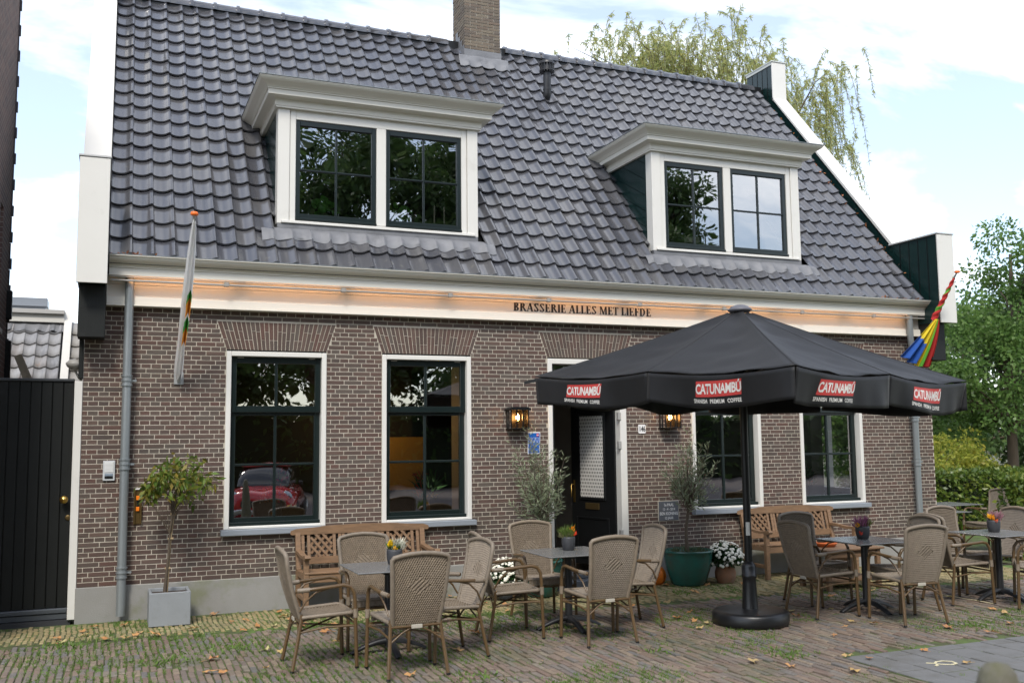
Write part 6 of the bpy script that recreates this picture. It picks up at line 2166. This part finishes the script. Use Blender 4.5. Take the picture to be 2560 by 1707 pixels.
for i, (x, y) in enumerate(spots):
    o = link_mesh('fallen_leaf', protos[i % 4], None, (x, y, .006))
    o.rotation_euler = (lr.uniform(-.25, .25), lr.uniform(-.25, .25), lr.uniform(0, 6.28)); s = lr.uniform(.8, 1.5); o.scale = (s, s, s)
    tag(o, 'dry brown or yellow leaf fallen on the brick paving', 'leaf', 'fallen leaves on the paving')
# leaves caught in the gutter and along the verge
mb_P = []
k = 70
P = np.stack([np.where(nrg.random(k) < .5, nrg.uniform(.25, .75, k), nrg.uniform(10.4, 11.25, k)), np.full(k, -.285) + nrg.normal(size=k) * .008, np.full(k, 3.812) + nrg.random(k) * .012], 1)
k2 = 60
s_r = nrg.uniform(.2, 5.2, k2)
P2 = np.array([tuple(rp(11.36 + nrg.uniform(-.03, .03), s, .075)) for s in s_r])
P = np.concatenate([P, P2])
D = nrg.normal(size=(len(P), 3)) + np.array([0, 0, .2])
o = leaf_mesh('gutter_leaves', P, D, .045, .6, leafm('gutter_leaf', [(.30, .10, .04), (.38, .15, .05), (.22, .08, .04)], .2)); tag(o, 'small brown leaves lying in the gutter and along the right verge', 'leaves', kind='stuff')
# weeds and grass between the bricks
gp_, gd = [], []
from mathutils import noise as mnoise
n_t = 0
gr = random.Random(5)
while n_t < 5600:
    x = gr.uniform(-1.0, 12); y = gr.uniform(-7.6, -.1)
    if not in_view((x, y, 0), .01): continue
    if x > GX0 and y < GY1: 
        if gr.random() > .05: continue
    dens = mnoise.noise(Vector((x * .9, y * .9, 3.1))) + .35 * mnoise.noise(Vector((x * 3.1, y * 3.1, 7)))
    lf = .34 if x < 3.2 else (.10 if x < 6 else -.02)
    if y > ybound(x): lf -= .18
    if dens + lf < gr.uniform(.0, .45): continue
    if y < ybound(x): x = round((x + 2.2) / PX) * PX - 2.2 + PX / 2 + gr.uniform(-.004, .004)
    nb = gr.randint(4, 11)
    for q in range(nb):
        gp_.append((x + gr.gauss(0, .006), y + gr.gauss(0, .03), -.012)); gd.append((gr.gauss(0, .6), gr.gauss(0, .6), gr.uniform(.5, 1.1)))
    n_t += 1
o = leaf_mesh('joint_grass', np.array(gp_), np.array(gd), .033, .16, m_grass); tag(o, 'green grass and moss growing in the paving joints', 'grass', kind='stuff')
gp_, gd = [], []
for (x, y, n_, sp_) in ((-.1, -1.25, 90, .12), (.75, -2.3, 90, .10), (1.35, -1.95, 80, .14), (3.0, -3.95, 60, .1), (3.4, -4.5, 60, .09), (5.6, -4.3, 70, .12), (4.7, -3.7, 40, .08), (8.0, -4.0, 50, .07), (8.9, -4.2, 40, .07), (6.6, -1.0, 70, .1), (.95, -4.6, 80, .12), (2.2, -1.15, 40, .08)):
    for q in range(n_):
        gp_.append((x + gr.gauss(0, sp_), y + gr.gauss(0, sp_), -.008)); gd.append((gr.gauss(0, .8), gr.gauss(0, .8), gr.uniform(.4, 1)))
o = leaf_mesh('weed_tufts', np.array(gp_), np.array(gd), .05, .3, m_grass); tag(o, 'low green weeds growing in patches on the paving', 'weeds', kind='stuff')

# ------------------------------------------------------------------ things inside the windows
def bouquet(loc, label, vase_m, parts, r=.05, h=.18):
    t = thing('window_bouquet', label, 'flowers', loc)
    mb = MB(); mb.lathe([(r * .7, 0), (r, h * .3), (r * .8, h * .8), (r, h), (r * .85, h), (0, h * .9)], 16, loc); mb.build('vase', vase_m, t)
    for k, (col, n_, spread, hh, ln, asp, ox) in enumerate(parts):
        a = nrg.uniform(0, 2 * PI, n_); q = spread * np.sqrt(nrg.random(n_))
        P = np.stack([loc[0] + ox + q * np.cos(a), loc[1] + q * np.sin(a) * .6, loc[2] + h + nrg.random(n_) * hh], 1)
        D = np.stack([np.cos(a) * .5, np.sin(a) * .5, np.full(n_, .8)], 1) + nrg.normal(size=(n_, 3)) * .4
        leaf_mesh('bloom', P, D, ln, asp, leafm('bq%d%d%d' % (col[0] * 99, col[1] * 99, col[2] * 99), [tuple(min(.9, c * 1.7) for c in col), col], .3), t)
SZI = .96
mb = MB()
for (a, b, z0, z1) in OPEN:
    if z0 > 0: mb.box(a + .06, b - .06, .175, .46, .90, .955)
mb.build('inner_sill', m_roomw, house)
bouquet((2.08, .25, SZI), 'bouquet of orange, red and white flowers inside the left window', m_anth, [((.10, .16, .04), 60, .09, .30, .10, .35, 0), ((.65, .18, .04), 40, .12, .14, .06, .6, -.02), ((.55, .06, .12), 30, .05, .36, .05, .5, .04), ((.65, .62, .5), 20, .10, .15, .04, .7, -.12), ((.05, .18, .6), 10, .02, .14, .05, .6, .02)])
bouquet((3.85, .25, SZI), 'spiky red and orange exotic flowers inside the second window from the left', m_terra, [((.06, .12, .04), 70, .08, .12, .24, .08, .02), ((.50, .08, .03), 34, .05, .30, .09, .3, -.06), ((.65, .30, .03), 20, .09, .10, .07, .3, .03)])
bouquet((7.72, .26, SZI), 'leafy plant with red flowers inside the window behind the olive tree', m_terra, [((.05, .11, .03), 120, .13, .22, .10, .35, .0), ((.55, .05, .03), 26, .12, .16, .05, .5, 0)])
bouquet((9.52, .26, SZI), 'orange-red flowering plant inside the rightmost window', m_terra, [((.06, .12, .03), 130, .14, .20, .10, .3, .0), ((.60, .09, .03), 44, .10, .08, .05, .5, .03), ((.35, .16, .05), 30, .14, .26, .05, .3, .06)])
for (x, col, lab) in ((7.56, (.02, .16, .55), 'blue leaflet behind the glass of the window by the olive tree'), (7.66, (.02, .40, .40), 'turquoise leaflet behind the glass of the window by the olive tree')):
    mb = MB(); mb.bbox(x - .045, x + .045, .20, .215, .962, 1.10, .002); mb.box(x - .03, x + .03, .1985, .1995, .985, 1.0); mb.box(x - .03, x + .03, .1985, .1995, 1.03, 1.05)
    o = mb.build('leaflet', mat('leaflet%d' % (x * 100), col, .5)); tag(o, lab, 'leaflet')
for i, (x, lab) in enumerate(((2.62, 'round-leaved green plant in the left pane of the left dormer'), (3.55, 'round-leaved green plant in the right pane of the left dormer'))):
    t = thing('window_plant', lab, 'plant', (x, .40, 4.51), group='plants in the dormer windows')
    mb = MB(); mb.lathe([(.05, 0), (.07, .06), (.065, .06), (0, .05)], 14, (x, .40, 4.512)); mb.build('pot', m_anth, t)
    mb = MB(); mb.cs = False
    rr = random.Random(i + 3)
    mbs = MB()
    for k in range(26 if i == 0 else 16):
        a = rr.uniform(0, 2 * PI); q = rr.uniform(.03, .17)
        c = Vector((x + q * math.cos(a), .40 + q * math.sin(a) * .5 - .02, 4.58 + rr.uniform(0, .15) + (.04 if q < .1 else 0)))
        n_ = Vector((rr.gauss(0, .5), -1, rr.gauss(.5, .4))).normalized(); u_ = n_.orthogonal().normalized(); v_ = n_.cross(u_)
        rad = rr.uniform(.035, .06)
        mb.add([c] + [c + (u_ * math.cos(2 * PI * j / 9) + v_ * math.sin(2 * PI * j / 9)) * rad - n_ * .008 for j in range(9)], [(0, 1 + j, 1 + (j + 1) % 9) for j in range(9)])
        mbs.tube([(x, .40, 4.56), c], .003, 4, caps=False)
    mb.build('leaves', mat('pilea_leaf', (.06, .20, .03), .35, transl=.25, ramp=[(.12, .40, .06), (.17, .50, .08), (.08, .28, .04)]), t, recalc=False)
    mbs.build('stems', m_lf_mum, t)
for (x, lab) in ((4.00, 'left of two white candles in the left dormer window'), (4.13, 'right of two white candles in the left dormer window')):
    t = thing('candle', lab, 'candle', (x, .36, 4.51), group='candles in the dormer window')
    mb = MB(); mb.lathe([(.03, 0), (.03, .012), (.014, .03), (.014, .05)], 12, (x, .36, 4.512)); mb.build('holder', m_black, t)
    mb = MB(); mb.lathe([(.011, .05), (.010, .27), (.003, .275), (.002, .285)], 10, (x, .36, 4.512)); mb.build('wax', mat('candle_wax', (.75, .70, .55), .5), t)
for (x, z, r, lab) in ((7.62, 4.98, .10, 'larger dark round pendant lamp behind the right dormer glass'), (7.42, 5.10, .085, 'dark round pendant lamp at the left edge of the right dormer glass'), (7.86, 5.15, .05, 'smallest dark round pendant lamp behind the right dormer glass')):
    t = thing('pendant_lamp', lab, 'pendant lamp', (x, .62, z), group='pendant lamps in the right dormer')
    mb = MB(); mb.lathe([(.004, -r)] + [(r * math.cos(R(a)), r * math.sin(R(a))) for a in range(-75, 90, 15)] + [(.004, r)], 18, (x, .62, z)); mb.build('globe', m_black, t)
    mb = MB(); mb.tube([(x, .62, z + r), (x, .62, 5.745)], .004, 5); mb.build('cord', m_black, t)
t = thing('picture_frame', 'small framed card standing behind the right dormer glass', 'picture frame', (7.88, .48, 4.512))
mb = MB(); bar_frame(mb, 7.74, 8.02, 4.513, 4.70, .47, .485, .015, .015, .015, .015, .003); mb.build('frame', m_cheek, t)
mb = MB(); mb.box(7.755, 8.005, .478, .483, 4.53, 4.685); mb.build('card', mat('pale_card', (.45, .46, .38), .7), t)
# warm lamp in the room seen through the second window
t = thing('room_lamp', 'warm lamp glowing in the room behind the second window', 'lamp', (3.9, 3.6, 2.5))
mb = MB(); mb.lathe([(.10, 0), (.16, -.10), (.155, -.10), (.095, -.005)], 18, (3.9, 3.6, 2.5)); mb.build('shade', m_black, t)
mb = MB(); mb.tube([(3.9, 3.6, 2.5), (3.9, 3.6, 2.99)], .006, 5); mb.build('cord', m_black, t)
mb = MB(); mb.lathe([(.005, -.05), (.03, -.03), (.03, 0), (.005, .02)], 12, (3.9, 3.6, 2.43)); mb.build('bulb', m_bulb, t)
L_ = bpy.data.lights.new('room_light', 'POINT'); L_.energy = 9; L_.color = (1, .62, .25); L_.shadow_soft_size = .08
lo = bpy.data.objects.new('room_light', L_); COL.objects.link(lo); lo.parent = t; lo.location = (0, 0, -.16)
